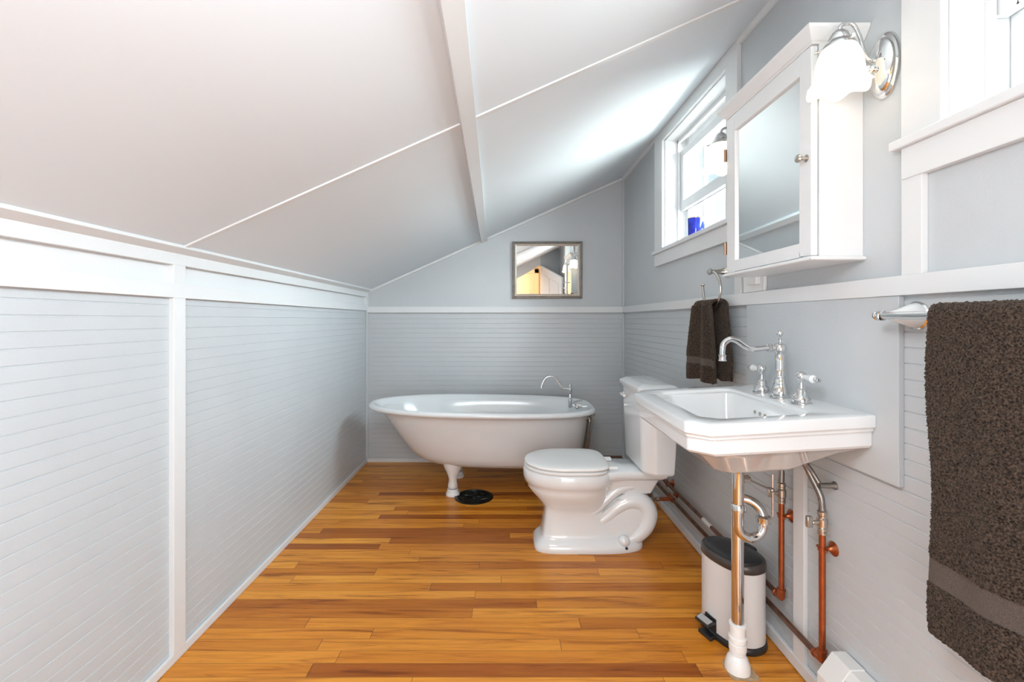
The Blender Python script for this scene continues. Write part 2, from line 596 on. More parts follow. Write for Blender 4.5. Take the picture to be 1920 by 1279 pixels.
# hall beyond the doorway
mb = MB()
mb.box(-1.6, 1.6, -2.2, -2.1, 0, 2.5)
mb.box(-1.6, -1.5, -2.2, YF - 0.1, 0, 2.5)
mb.box(1.5, 1.6, -2.2, YF - 0.1, 0, 2.5)
struct(mb.build('wall_hall', M['hall_wood'], smooth=False))
struct(MB().box(-1.6, 1.6, -2.2, YF - 0.1, 2.40, 2.5).build('ceiling', M['hall_trim'], smooth=False))
mb = MB()
mb.box(0.0, 0.62, -2.10, -2.075, 0, 1.95)
for (a, b, c, d) in ((0.06, 0.28, 1.05, 1.75), (0.34, 0.56, 1.05, 1.75), (0.06, 0.28, 0.15, 0.9), (0.34, 0.56, 0.15, 0.9)):
    mb.box(a, b, -2.078, -2.068, c, d)
mb.box(-0.09, 0.0, -2.10, -2.06, 0, 2.04)
mb.box(0.62, 0.71, -2.10, -2.06, 0, 2.04)
mb.box(-0.09, 0.71, -2.10, -2.06, 1.95, 2.04)
struct(mb.build('door_2', M['hall_trim'], bevel=0.003, smooth=False))

# white door standing open against the right side, its top cut to the slope
hx, hy, fx_, fy_ = 0.627, YF, 0.900, 0.10
dvec = Vector((fx_ - hx, fy_ - hy, 0)); dl = dvec.length; dvec.normalize()
nrm = Vector((-dvec.y, dvec.x, 0))
door = bpy.data.objects.new('door_1', None); C.objects.link(door)
door.location = (hx, hy, 0); door['_o'] = (hx, hy, 0); struct(door)
def dpt(s, z, t):
    p = Vector((hx, hy, 0)) + dvec * s + nrm * t
    return (p.x, p.y, z)
def dslab(mb, pl, t0, t1):
    mb.loft([[dpt(s, z, t0) for s, z in pl], [dpt(s, z, t1) for s, z in pl]])
mb = MB()
dslab(mb, [(0, 0.01), (dl, 0.01), (dl, 1.715), (0, 1.97)], 0, -0.034)
mb.build('door_panel', M['white_paint'], door, smooth=False)
mb = MB()
sl = (1.715 - 1.97) / dl
for s0, s1 in ((0.10, dl / 2 - 0.04), (dl / 2 + 0.04, dl - 0.10)):
    for z0, z1 in ((0.15, 0.82), (0.95, None)):
        a = z1 if z1 else 1.97 + sl * s0 - 0.13
        b = z1 if z1 else 1.97 + sl * s1 - 0.13
        dslab(mb, [(s0, z0), (s1, z0), (s1, b), (s0, a)], 0.0, 0.006)
mb.build('door_moulding', M['white_paint'], door, bevel=0.003, smooth=False)
mb = MB().lathe([(0.004, 0), (0.02, 0.001), (0.02, 0.006), (0.008, 0.01), (0.008, 0.03), (0.022, 0.036), (0.024, 0.05), (0.002, 0.06)],
                mat=Matrix.Translation(dpt(dl - 0.06, 0.95, 0)) @ nrm.to_track_quat('Z', 'Y').to_matrix().to_4x4(), seg=20)
mb.build('door_knob', M['nickel'], door)

# sloped ceiling
mb = MB().prism([(XL - 0.12, zc(XL - 0.12)), (XR + TH, zc(XR + TH)), (XR + TH, zc(XR + TH) + 0.1), (XL - 0.12, zc(XL - 0.12) + 0.1)], YF - 0.1, YB + 0.12, 'Y')
struct(mb.build('ceiling', M['ceiling_paint'], smooth=False))

CA, SA = math.cos(ANG), math.sin(ANG)
def ceil_pt(x, y, drop):
    """point under the sloped ceiling, measured square to it"""
    return (x + drop * SA, y, zc(x) - drop * CA)
def ceil_bar(x0, x1, y0, y1, t, xa=None, xb=None):
    """bar of thickness t lying on the slope; xa, xb = end positions at y1 if it runs a little askew"""
    xa = x0 if xa is None else xa
    xb = x1 if xb is None else xb
    r0 = [ceil_pt(x0, y0, 0.0), ceil_pt(x1, y0, 0.0), ceil_pt(x1, y0, t), ceil_pt(x0, y0, t)]
    r1 = [ceil_pt(xa, y1, 0.0), ceil_pt(xb, y1, 0.0), ceil_pt(xb, y1, t), ceil_pt(xa, y1, t)]
    return MB().loft([r0, r1])
trim(ceil_bar(-0.118, -0.070, 0.0, YB, 0.022, -0.187, -0.140))               # long batten down the ceiling
for yb_ in (1.505, 0.30):
    trim(ceil_bar(XL + 0.03, XR, yb_ - 0.012, yb_ + 0.012, 0.006))           # cross battens
trim(ceil_bar(XL, XL + 0.045, YF, YB, 0.012))                                # batten at the knee wall

# baseboards
struct(MB().box(XL, XL + 0.013, YF, YB, 0, 0.032).build('baseboard_left', M['white_paint'], bevel=0.004, smooth=False))
struct(MB().box(XL, XR, YB - 0.014, YB, 0, 0.030).build('baseboard_back', M['white_paint'], bevel=0.004, smooth=False))
struct(MB().box(XR - 0.016, XR, YF, YB, 0.003, 0.045).build('baseboard_right', M['white_paint'], bevel=0.004, smooth=False))

# ------------------------------------------------------------------ windows
def make_window(name, w, up_muntin):
    o = bpy.data.objects.new(name, None); C.objects.link(o)
    y0, y1 = w
    o.location = (XR, (y0 + y1) / 2, SILL); o['_o'] = tuple(o.location); struct(o)
    fx = XR - 0.018
    cw = 0.095
    ym0, ym1 = y0 - cw, y1 + (0.134 if name == 'window_1' else 0.098)
    # casing: two stiles and a head
    mb = MB()
    mb.box(fx, XR, ym0, y0, SILL, zc(XR) - 0.012)
    mb.box(fx, XR, y1, ym1, SILL, zc(XR) - 0.012)
    mb.box(fx, XR, y0, y1, HEAD, zc(XR) - 0.012)
    mb.build('window_casing', M['white_paint'], o, bevel=0.0015, smooth=False)
    # jamb lining
    mb = MB()
    d1 = XR + TH + 0.01
    mb.box(XR, d1, y0 - 0.01, y0 + 0.004, SILL, HEAD)
    mb.box(XR, d1, y1 - 0.004, y1 + 0.01, SILL, HEAD)
    mb.box(XR, d1, y0, y1, HEAD - 0.004, HEAD + 0.01)
    # inner stops that hold the sash
    for yy in (y0 + 0.004, y1 - 0.016):
        mb.box(XR + 0.072, XR + 0.086, yy, yy + 0.012, SILL, HEAD)
    mb.box(XR + 0.072, XR + 0.086, y0, y1, HEAD - 0.024, HEAD - 0.004)
    mb.build('window_jamb', M['white_paint'], o, bevel=0.001, smooth=False)
    # stool and apron
    mb = MB().box(XR + 0.0005, d1, y0, y1, SILL - 0.022, SILL)
    mb.box(XR - 0.030, XR, ym0 - 0.022, ym1 + 0.022, SILL - 0.022, SILL)
    mb.build('window_sill', M['white_paint'], o, bevel=0.003, smooth=False)
    MB().box(fx, XR, ym0, ym1, SILL - 0.095, SILL - 0.022).build('window_apron', M['white_paint'], o, bevel=0.0015, smooth=False)
    # raised inner sash
    def sash(xa, xb, z0, z1, st, rb, rt, nm):
        mb = MB()
        mb.box(xa, xb, y0 + 0.006, y0 + 0.006 + st, z0, z1)
        mb.box(xa, xb, y1 - 0.006 - st, y1 - 0.006, z0, z1)
        mb.box(xa, xb, y0 + 0.006 + st, y1 - 0.006 - st, z0, z0 + rb)
        mb.box(xa, xb, y0 + 0.006 + st, y1 - 0.006 - st, z1 - rt, z1)
        s = mb.build(nm, M['white_paint'], o, bevel=0.003, smooth=False)
        g = MB().box((xa + xb) / 2 - 0.0015, (xa + xb) / 2 + 0.0015, y0 + 0.006 + st, y1 - 0.006 - st, z0 + rb, z1 - rt)
        g.build('pane', M['glass'], s, smooth=False)
        return s
    sash(XR + 0.088, XR + 0.118, 1.772, 2.125, 0.046, 0.056, 0.040, 'sash')
    s2 = sash(XR + 0.124, XR + 0.150, SILL, HEAD - 0.004, 0.034, 0.040, 0.036, 'sash')
    if up_muntin:
        ymid = y0 + 0.70 * (y1 - y0)
        MB().box(XR + 0.126, XR + 0.148, ymid - 0.010, ymid + 0.010, 1.60, HEAD - 0.03).build('muntin', M['white_paint'], s2, smooth=False)
    return o
make_window('window_1', W1, True)
make_window('window_2', W2, False)

# outside: neighbouring white house, shrubs and ground kept pale to bounce light indoors
nb = thing('neighbouring_house', 'white sided house seen outside beyond the windows', 'house', (5.2, 2.4, -3.2))
mb = MB()
mb.box(5.2, 9.0, 4.3, 9.5, -3.2, 3.1)
for k in range(22):
    yk = 4.3 + k * 0.24
    mb.box(5.17, 5.2, yk, yk + 0.03, -3.2, 3.1)
for k in range(15):
    mb.box(5.2 + k * 0.26, 5.23 + k * 0.26, 4.27, 4.3, -3.2, 3.1)
mb.build('siding_wall', M['siding'], nb, smooth=False)
struct(MB().box(1.4, 60, -30, 60, -3.3, -3.2).build('ground', M['pale_ground'], smooth=False))
def tree(x, y, h, r, label):
    t = thing('tree', label, 'tree', (x, y, -3.2))
    MB().tube([(x, y, -3.2), (x + .1, y, -1.0), (x, y + .1, h - r)], [0.16, 0.12, 0.05], 10).build('trunk', M['bark'], t)
    rnd = random.Random(int(x * 100))
    mb = MB()
    for k in range(420):
        a, bb = rnd.uniform(0, 2 * PI), math.acos(rnd.uniform(-1, 1))
        rr = r * rnd.uniform(0.55, 1.0)
        c = Vector((x + rr * math.sin(bb) * math.cos(a), y + rr * math.sin(bb) * math.sin(a), h - r * 0.5 + rr * math.cos(bb) * 1.2))
        s = rnd.uniform(0.08, 0.17)
        d1 = Vector((rnd.uniform(-1, 1), rnd.uniform(-1, 1), rnd.uniform(-1, 1))).normalized()
        d2 = d1.orthogonal().normalized()
        mb.add([c - d1 * s, c + d2 * s * .5, c + d1 * s, c - d2 * s * .5], [(0, 1, 2, 3)])
    o = mb.build('foliage', M['leaf'], t, smooth=False)
    o['kind'] = 'stuff'
tree(7.6, 14.6, 1.9, 1.6, 'leafy green tree outside beyond the far window')
tree(6.4, 1.2, 2.9, 1.2, 'leafy green tree outside beyond the near window')

# ------------------------------------------------------------------ backing board behind the sink
BX = XR - 0.014
tag(MB().box(BX, XR, 1.085, 1.767, 0.730, RAIL0).build('backing_board', M['grey_paint'], bevel=0.0015, smooth=False),
    'smooth grey painted board fixed to the wall behind the sink', 'wall panel')

# ------------------------------------------------------------------ sink
DRX, DRY = 0.737, 1.432
SY0, SY1 = 1.150, 1.724
SX0 = 0.478
ST = 0.889
def sink_shear(p):
    return (p[0], p[1], p[2] - 0.057 * (0.941 - p[0]) if p[2] > 0.60 else p[2])
sink = thing('wall_sink', 'white rectangular wall-hung porcelain sink with clipped front corners', 'sink', (0.71, 1.437, 0.64))
def outline(o, ch=0.055, r=0.006):
    x0, x1, y0, y1 = SX0 + o, 0.941, SY0 + o, SY1 - o
    c = [(x1, y0), (x1, y1), (x0 + ch * 0.85, y1), (x0, y1 - ch), (x0, y0 + ch), (x0 + ch * 0.85, y0)]
    return rpoly(c, [0.003, 0.003, r, r, r, r], 4)
def lerp_ring(a, b, t):
    return [(p[0] * (1 - t) + q[0] * t, p[1] * (1 - t) + q[1] * t) for p, q in zip(a, b)]
def bowl_ring(x0, x1, y0, y1, ch, r):
    c = [(x1, y0), (x1, y1), (x0 + ch, y1), (x0, y1 - ch), (x0, y0 + ch), (x0 + ch, y0)]
    return rpoly(c, [max(r, ch * .8), max(r, ch * .8), r, r, r, r], 4)
rings = []
def ring(poly, z):
    rings.append([(p[0], p[1], z) for p in poly])
ring(bowl_ring(DRX - 0.02, DRX + 0.02, DRY - 0.02, DRY + 0.02, 0.012, 0.008), ST - 0.142)
ring(bowl_ring(0.62, 0.785, 1.31, 1.56, 0.05, 0.03), ST - 0.133)
ring(bowl_ring(0.590, 0.801, 1.262, 1.605, 0.05, 0.03), ST - 0.105)
ring(bowl_ring(0.566, 0.810, 1.238, 1.632, 0.045, 0.02), ST - 0.035)
ring(bowl_ring(0.561, 0.814, 1.233, 1.637, 0.042, 0.012), ST - 0.014)
ring(bowl_ring(0.556, 0.817, 1.228, 1.642, 0.040, 0.010), ST - 0.011)
ring(bowl_ring(0.542, 0.821, 1.214, 1.656, 0.042, 0.010), ST - 0.010)
ring(bowl_ring(0.537, 0.824, 1.209, 1.661, 0.042, 0.010), ST - 0.002)
ring(bowl_ring(0.532, 0.828, 1.204, 1.666, 0.042, 0.010), ST)
ring(outline(0.006), ST)
ring(outline(0.0015), ST - 0.0015)
ring(outline(0.0), ST - 0.005)
ring(outline(0.0), ST - 0.030)
ring(outline(0.003), ST - 0.034)
ring(outline(0.006), ST - 0.035)
ring(outline(0.0065), ST - 0.042)
ring(outline(0.012), ST - 0.045)
ring(outline(0.0125), ST - 0.080)
ring(outline(0.018), ST - 0.087)
ring(outline(0.028), ST - 0.088)
base_r = outline(0.045)
ring(base_r, ST - 0.097)
under = bowl_ring(0.612, 0.842, 1.300, 1.572, 0.03, 0.012)
ring(lerp_ring(base_r, under, 0.35), ST - 0.118)
ring(under, ST - 0.176)
ring(bowl_ring(0.622, 0.834, 1.310, 1.562, 0.03, 0.012), ST - 0.184)
ring(bowl_ring(0.650, 0.815, 1.335, 1.537, 0.03, 0.02), ST - 0.188)
MB().loft(rings).build('basin', M['porcelain'], sink, angle=28, shear=sink_shear)
# overflow holes in the back wall of the bowl
bx_ = 0.8105
for i in range(3):
    yy = 1.4655 - i * 0.0285
    h = MB().lathe([(0.0062, 0), (0.0062, 0.004), (0.0001, 0.004)], (bx_ - 0.0035, yy, ST - 0.050 - 0.006), axis='X', seg=16)
    h.build('overflow_hole', M['tin'], sink)
MB().lathe([(0.021, 0), (0.021, 0.003), (0.012, 0.004), (0.002, 0.004)], (DRX, DRY, ST - 0.1515), seg=24).build('drain_plug', M['chrome'], sink)

# widespread faucet: spout body
FX, FY = 0.872, 1.437
DZ = ST - 0.057 * (0.941 - FX)
fa = MB().lathe([(0.030, 0.0), (0.030, 0.003), (0.025, 0.006), (0.026, 0.018), (0.024, 0.024), (0.021, 0.034), (0.0205, 0.042),
                 (0.0175, 0.044), (0.0175, 0.046), (0.0165, 0.055), (0.0145, 0.062), (0.0155, 0.064), (0.0155, 0.067), (0.0125, 0.070), (0.0135, 0.100),
                 (0.0145, 0.133), (0.0125, 0.137), (0.014, 0.140), (0.0175, 0.147), (0.019, 0.155), (0.0175, 0.164), (0.012, 0.171), (0.004, 0.1745)],
                (FX, FY, DZ), seg=32).build('faucet_body', M['chrome'], sink, angle=50)
zz = DZ + 0.157
MB().tube([(FX - 0.012, FY, zz), (FX - 0.05, FY, zz - 0.001), (FX - 0.085, FY, zz - 0.004), (FX - 0.112, FY, zz + 0.006), (FX - 0.140, FY, zz + 0.024), (FX - 0.160, FY, zz + 0.026),
           (FX - 0.178, FY, zz + 0.012), (FX - 0.182, FY, zz - 0.010), (FX - 0.182, FY, zz - 0.022)],
          [0.008, 0.0085, 0.0095, 0.0095, 0.009, 0.009, 0.009, 0.0085, 0.0085], 18, 6).build('spout', M['chrome'], fa)
mb = MB().lathe([(0.011, 0), (0.013, 0.002), (0.0105, 0.005), (0.010, 0.012), (0.0115, 0.018), (0.0125, 0.020)], (FX - 0.182, FY, zz - 0.042), seg=20)
mb.build('spout_nozzle', M['chrome'], fa)
mb = MB().lathe([(0.009, 0), (0.013, 0.002), (0.013, 0.004), (0.010, 0.006), (0.013, 0.008), (0.013, 0.010), (0.009, 0.012)], (FX - 0.038, FY, zz - 0.0005), axis='X', seg=20)
mb.build('spout_collar', M['chrome'], fa)
MB().lathe([(0.003, 0), (0.0025, 0.010), (0.005, 0.013), (0.003, 0.017), (0.004, 0.020), (0.0085, 0.025), (0.0095, 0.031), (0.007, 0.037), (0.001, 0.040)],
           (FX, FY, DZ + 0.173), seg=20).build('lift_knob', M['chrome'], fa)
for sgn in (1, -1):
    hy_ = FY + sgn * 0.102
    ho = MB().lathe([(0.028, 0), (0.028, 0.003), (0.023, 0.005), (0.024, 0.014), (0.021, 0.020), (0.015, 0.026), (0.0145, 0.038), (0.011, 0.042), (0.006, 0.044),
                     (0.005, 0.060), (0.0055, 0.066), (0.011, 0.070), (0.0145, 0.077), (0.0145, 0.084), (0.011, 0.091), (0.003, 0.094)],
                    (FX, hy_, DZ), seg=28).build('faucet_handle', M['chrome'], sink, angle=50)
    d = Vector((0.0, sgn, -0.04)).normalized()
    q = d.to_track_quat('Z', 'Y').to_matrix().to_4x4()
    MB().lathe([(0.006, 0.010), (0.0065, 0.015), (0.0065, 0.020), (0.010, 0.042), (0.0115, 0.052), (0.007, 0.058)],
               mat=Matrix.Translation((FX, hy_, DZ + 0.080)) @ q, seg=20).build('lever', M['porcelain'], ho)
    MB().lathe([(0.006, 0.056), (0.0065, 0.064), (0.004, 0.067), (0.007, 0.071), (0.006, 0.077), (0.001, 0.079)],
               mat=Matrix.Translation((FX, hy_, DZ + 0.080)) @ q, seg=18).build('lever_tip', M['chrome'], ho)
mb = MB().tube([(0.885, 1.37, 0.73), (0.90, 1.335, 0.69), (0.915, 1.315, 0.65)], 0.0062, 12, 4)
mb.lathe([(0.012, 0), (0.012, 0.003), (0.008, 0.008), (0.0075, 0.046)], (XR - 0.0005, 1.312, 0.652), axis='-X', seg=20)
mb.build('wall_bracket', M['braid'], sink)

# ------------------------------------------------------------------ drain pipe with trap
dp = thing('drain_pipe', 'chrome drain pipe with looped trap running from sink to floor', 'pipe', (0.755, 1.470, 0.0))
TY, BY, SX_ = 1.432, 1.470, 0.755
MB().tube([(DRX, TY, 0.700), (DRX, TY, 0.54)], 0.0175, 22).build('tailpiece', M['chrome'], dp)
mb = MB()
for zc_ in (0.652,):
    mb.lathe([(0.019, 0), (0.0205, 0.002), (0.0205, 0.018), (0.019, 0.020)], (DRX, TY, zc_), seg=24)
mb.build('slip_nut', M['chrome'], dp)
RU = 0.040
pts = [(DRX, TY, 0.545), (DRX, TY, 0.50)]
for k in range(0, 13):
    a = PI + PI * k / 12
    pts.append((DRX + RU + RU * math.cos(a), TY, 0.484 + RU * math.sin(a)))
pts.append((DRX + 2 * RU, TY + 0.003, 0.512))
for k in range(1, 9):
    a = (PI / 2) * k / 8 * 1.0
    pts.append((DRX + 2 * RU - 0.050 + 0.050 * math.cos(a), TY + 0.003 + 0.03 * k / 8, 0.512 + 0.044 * math.sin(a)))
pts.append((SX_, BY, 0.556))
MB().tube(pts, 0.0145, 22).build('trap', M['chrome'], dp)
mb = MB().lathe([(0.0165, -0.012), (0.0215, -0.010), (0.0215, 0.008), (0.0195, 0.012), (0.0165, 0.013)], (DRX, TY, 0.540), seg=26)
mb.build('slip_nut', M['chrome'], dp)
MB().lathe([(0.0165, -0.010), (0.0225, -0.008), (0.0225, 0.004), (0.0235, 0.006), (0.0235, 0.009), (0.019, 0.012), (0.0150, 0.014)], (DRX + 2 * RU, TY, 0.502), seg=26).build('slip_nut', M['chrome'], dp)
MB().tube([(SX_, BY, 0.572), (SX_, BY, 0.535), (SX_, BY, 0.515), (SX_, BY, 0.13)], [0.0155, 0.016, 0.0185, 0.0185], 24).build('standpipe', M['chrome'], dp)
MB().lathe([(0.021, 0.052), (0.0245, 0.055), (0.0245, 0.062), (0.021, 0.064), (0.0265, 0.067), (0.027, 0.088), (0.023, 0.091), (0.0275, 0.095), (0.0275, 0.109),
            (0.0235, 0.112), (0.0235, 0.140), (0.0265, 0.142), (0.0265, 0.150), (0.020, 0.152)], (SX_, BY, 0), seg=28).build('drain_coupling', M['white_plastic'], dp)
MB().lathe([(0.038, 0.0), (0.038, 0.010), (0.0365, 0.024), (0.031, 0.040), (0.023, 0.052), (0.019, 0.054)], (SX_, BY, 0.0), seg=30).build('floor_flange', M['white_plastic'], dp)
mb = MB().lathe([(0.007, -0.002), (0.012, 0.0), (0.013, 0.02), (0.008, 0.026)], (DRX + 0.014, TY + 0.004, 0.628), axis='X', seg=16)
mb.tube([(DRX + 0.03, TY + 0.004, 0.628), (DRX + 0.112, TY + 0.012, 0.590)], 0.003, 8)
mb.tube([(DRX + 0.116, TY + 0.012, 0.640), (DRX + 0.116, TY + 0.012, 0.508)], 0.003, 8)
mb.sphere((DRX + 0.114, TY + 0.012, 0.590), 0.008, 10, 8)
mb.build('pop_up_rod', M['nickel'], dp)
rnd_ = random.Random(3)
pp = []
for k in range(22):
    a_ = 2 * PI * k / 22
    q_ = 0.044 / max(abs(math.cos(a_)), abs(math.sin(a_))) * rnd_.uniform(0.92, 1.08)
    pp.append((SX_ + 0.006 + q_ * math.cos(a_), BY - 0.003 + q_ * math.sin(a_)))
MB().loft([[(x, y, 0.0003) for x, y in pp], [(x, y, 0.0016) for x, y in pp]]).build('plaster_patch', M['grout'], dp)

# ------------------------------------------------------------------ copper supply pipes
PX = 0.922
def bell_hanger(mb, y, z, axis='-X'):
    mb.lathe([(0.021, 0), (0.021, 0.002), (0.016, 0.006), (0.008, 0.012), (0.006, 0.020)], (XR + 0.0005, y, z), axis='-X', seg=22)
def pipe_clip(mb, y, z, vertical=True):
    ax = 'Z' if vertical else 'Y'
    mb.lathe([(0.0085, -0.005), (0.0115, -0.005), (0.0115, 0.005), (0.0085, 0.005)], (PX, y, z), axis=ax, seg=18)
    for s in (-1, 1):
        if vertical:
            mb.sphere((PX - 0.001, y + s * 0.016, z), 0.0045, 10, 8, 1, 1.6, 1)
        else:
            mb.sphere((PX - 0.001, y, z + s * 0.016), 0.0045, 10, 8, 1, 1, 1.6)

def make_supply(y, ztop, zbot, yend, label, hose_pts, lever_dir, far_hang):
    t = thing('supply_pipe', label, 'pipe', (PX, y, zbot))
    MB().tube([(PX, y, zbot + 0.012), (PX, y, ztop)], 0.0088, 18).build('riser', M['copper'], t)
    mb = MB().tube([(PX, y, zbot + 0.028), (PX, y, zbot + 0.006), (PX, y + 0.002, zbot), (PX, y + 0.008, zbot), (PX, y + 0.030, zbot)], 0.0115, 16)
    mb.lathe([(0.0115, 0), (0.0135, 0.001), (0.0135, 0.007), (0.0115, 0.008)], (PX, y, zbot + 0.022), seg=16)
    mb.lathe([(0.0115, 0), (0.0135, 0.001), (0.0135, 0.007), (0.0115, 0.008)], (PX, y + 0.024, zbot), axis='Y', seg=16)
    mb.build('elbow', M['copper'], t)
    MB().tube([(PX, y + 0.02, zbot), (PX, yend, zbot)], 0.0088, 16).build('run_pipe', M['old_copper'], t)
    mb = MB()
    bell_hanger(mb, y, ztop - 0.045)
    pipe_clip(mb, y, ztop - 0.045)
    mb.tube([(XR, y, ztop - 0.045), (PX, y, ztop - 0.045)], 0.0045, 10)
    mb.build('pipe_hanger', M['copper'], t)
    mb = MB()
    for yh in far_hang:
        bell_hanger(mb, yh, zbot)
        pipe_clip(mb, yh, zbot, False)
        mb.tube([(XR, yh, zbot), (PX, yh, zbot)], 0.0045, 10)
    if far_hang:
        mb.build('pipe_hanger', M['copper'], t)
    v = MB().lathe([(0.0088, -0.004), (0.0125, -0.002), (0.0125, 0.004), (0.010, 0.006), (0.0125, 0.008), (0.0125, 0.014), (0.010, 0.017), (0.0145, 0.020), (0.0145, 0.042),
                    (0.011, 0.046), (0.011, 0.052), (0.013, 0.054), (0.013, 0.064), (0.009, 0.067)], (PX, y, ztop), seg=16).build('valve', M['nickel'], t, angle=30)
    mb = MB().lathe([(0.006, 0), (0.006, 0.020)], (PX - 0.010, y, ztop + 0.031), axis='-X', seg=12)
    mb.box(PX - 0.046, PX - 0.030, y - 0.006, y + 0.006, ztop + 0.018, ztop + 0.050)
    mb.build('valve_handle', M['nickel'], v, bevel=0.002)
    hp = [Vector((PX, y, ztop + 0.066))] + [Vector(p) for p in hose_pts]
    MB().tube(hp, 0.0088, 14, 7).build('braided_hose', M['braid'], t)
    return t
make_supply(1.512, 0.524, 0.208, 3.20, 'left copper supply pipe rising behind the trash can to the sink',
            [(PX, 1.512, 0.64), (PX - 0.008, 1.512, 0.70), (FX, 1.525, 0.74)], 1, (2.57,))
sp2 = make_supply(1.318, 0.512, 0.146, 3.20, 'right copper supply pipe rising from beside the white heater to the sink',
            [(PX - 0.003, 1.322, 0.62), (PX - 0.02, 1.345, 0.68), (FX, 1.36, 0.76)], 1, ())
MB().lathe([(0.0093, 0), (0.0093, 0.085)], (PX, 2.02, 0.208), axis='Y', seg=16).build('pipe_sticker', M['label_white'],
    [o for o in C.objects if o.name == 'supply_pipe'][0])
# branch to the toilet
mb = MB().tube([(PX, 2.50, 0.146), (PX - 0.075, 2.50, 0.146)], 0.0105, 14)
mb.lathe([(0.012, -0.02), (0.014, -0.018), (0.014, 0.018), (0.012, 0.02)], (PX, 2.50, 0.146), axis='Y', seg=16)
bell_hanger(mb, 2.515, 0.165)
pipe_clip(mb, 2.53, 0.146, False)
mb.build('branch_tee', M['copper'], sp2)
sh = thing('toilet_supply_hose', 'steel hose and stop valve feeding the toilet tank', 'hose', (0.83, 2.50, 0.13))
MB().lathe([(0.009, 0), (0.012, 0.003), (0.012, 0.015), (0.008, 0.02), (0.0125, 0.03), (0.0125, 0.045), (0.007, 0.05)], (PX - 0.070, 2.50, 0.146), axis='-X', seg=16).build('stop_valve', M['nickel'], sh, angle=30)
MB().tube([(0.812, 2.50, 0.150), (0.800, 2.495, 0.21), (0.765, 2.48, 0.32), (0.760, 2.46, 0.402)], 0.0065, 12, 8).build('braided_hose', M['braid'], sh)
# old pipe along the foot of the back wall
tag(MB().tube([(0.52, YB - 0.030, 0.050), (0.93, YB - 0.030, 0.050)], 0.009, 14).build('feed_pipe', M['old_copper']),
    'dark red-brown pipe low along the back wall behind the toilet', 'pipe')

# ------------------------------------------------------------------ toilet
TC = 2.31
toi = thing('toilet', 'white two-piece toilet with closed lid beside the sink', 'toilet', (0.45, TC, 0))
def egg(xf, xb, hw, z, n=40, pf=2.0, pb=3.2, cx=None):
    """plan outline: rounded front (towards -X), squarer back"""
    cx = cx if cx is not None else xf + (xb - xf) * 0.52
    out = []
    for i in range(n):
        a = 2 * PI * i / n
        c, s = math.cos(a), math.sin(a)
        p = pf if c < 0 else pb
        ex = (abs(c) ** (2 / p)) * (1 if c > 0 else -1)
        ey = (abs(s) ** (2 / p)) * (1 if s > 0 else -1)
        out.append((cx + ex * ((cx - xf) if c < 0 else (xb - cx)), TC + ey * hw, z))
    return out
# bowl and pedestal
rg = [egg(0.150, 0.695, 0.118, 0.0, pf=5, pb=3, cx=.42), egg(0.148, 0.697, 0.120, 0.006, pf=5, pb=3, cx=.42), egg(0.150, 0.695, 0.119, 0.026, pf=5, pb=3, cx=.42),
      egg(0.166, 0.680, 0.108, 0.044, pf=5, pb=3, cx=.42), egg(0.178, 0.655, 0.098, 0.052, pf=6, pb=3, cx=.42), egg(0.186, 0.600, 0.090, 0.060, pf=6, pb=3.5, cx=.40), egg(0.192, 0.555, 0.086, 0.080, pf=6, pb=4, cx=.38),
      egg(0.200, 0.520, 0.084, 0.140, pf=6, pb=4, cx=.36), egg(0.204, 0.505, 0.086, 0.185, pf=5, pb=3, cx=.36), egg(0.200, 0.510, 0.100, 0.208, pf=3.6, pb=2.6, cx=.36),
      egg(0.176, 0.515, 0.122, 0.232, pf=2.6, pb=2.4), egg(0.140, 0.520, 0.146, 0.270, pf=2.2, pb=2.4), egg(0.118, 0.528, 0.160, 0.300, pf=2.1, pb=2.4), egg(0.117, 0.533, 0.161, 0.318, pf=2.1, pb=2.6),
      egg(0.104, 0.540, 0.171, 0.326, pf=2.1, pb=2.6), egg(0.097, 0.545, 0.176, 0.350, pf=2.1, pb=2.6), egg(0.098, 0.545, 0.177, 0.384, pf=2.1, pb=2.6), egg(0.104, 0.540, 0.171, 0.392, pf=2.1, pb=2.6)]
mb = MB().loft(rg)
# rear shelf that carries the tank
def shelf(x0, x1, h0, h1, z0, z1):
    a = [(x0, TC - h0), (x1, TC - h1), (x1, TC + h1), (x0, TC + h0)]
    return [[(p[0], p[1], z) for p in rpoly(a, 0.015, 4)] for z in (z0, z1)]
for (a, b) in ((0.46, 0.80),):
    r1 = rpoly([(a, TC - 0.135), (0.60, TC - 0.105), (b, TC - 0.105), (b, TC + 0.105), (0.60, TC + 0.105), (a, TC + 0.135)], 0.02, 4)
    r0 = rpoly([(a, TC - 0.11), (0.60, TC - 0.085), (b - .02, TC - 0.085), (b - .02, TC + 0.085), (0.60, TC + 0.085), (a, TC + 0.11)], 0.02, 4)
    mb.loft([[(p[0], p[1], 0.345) for p in r0], [(p[0], p[1], 0.362) for p in r1], [(p[0], p[1], 0.388) for p in r1], [(p[0], p[1], 0.394) for p in rpoly([(a, TC - 0.13), (0.60, TC - 0.10), (b - .005, TC - 0.10), (b - .005, TC + 0.10), (0.60, TC + 0.10), (a, TC + 0.13)], 0.02, 4)]])
# web between shelf and trapway
mb.loft([[(x, y, 0.27) for x, y in rpoly([(0.50, TC - 0.06), (0.735, TC - 0.055), (0.735, TC + 0.055), (0.50, TC + 0.06)], 0.02, 4)],
         [(x, y, 0.355) for x, y in rpoly([(0.48, TC - 0.085), (0.775, TC - 0.075), (0.775, TC + 0.075), (0.48, TC + 0.085)], 0.02, 4)]])
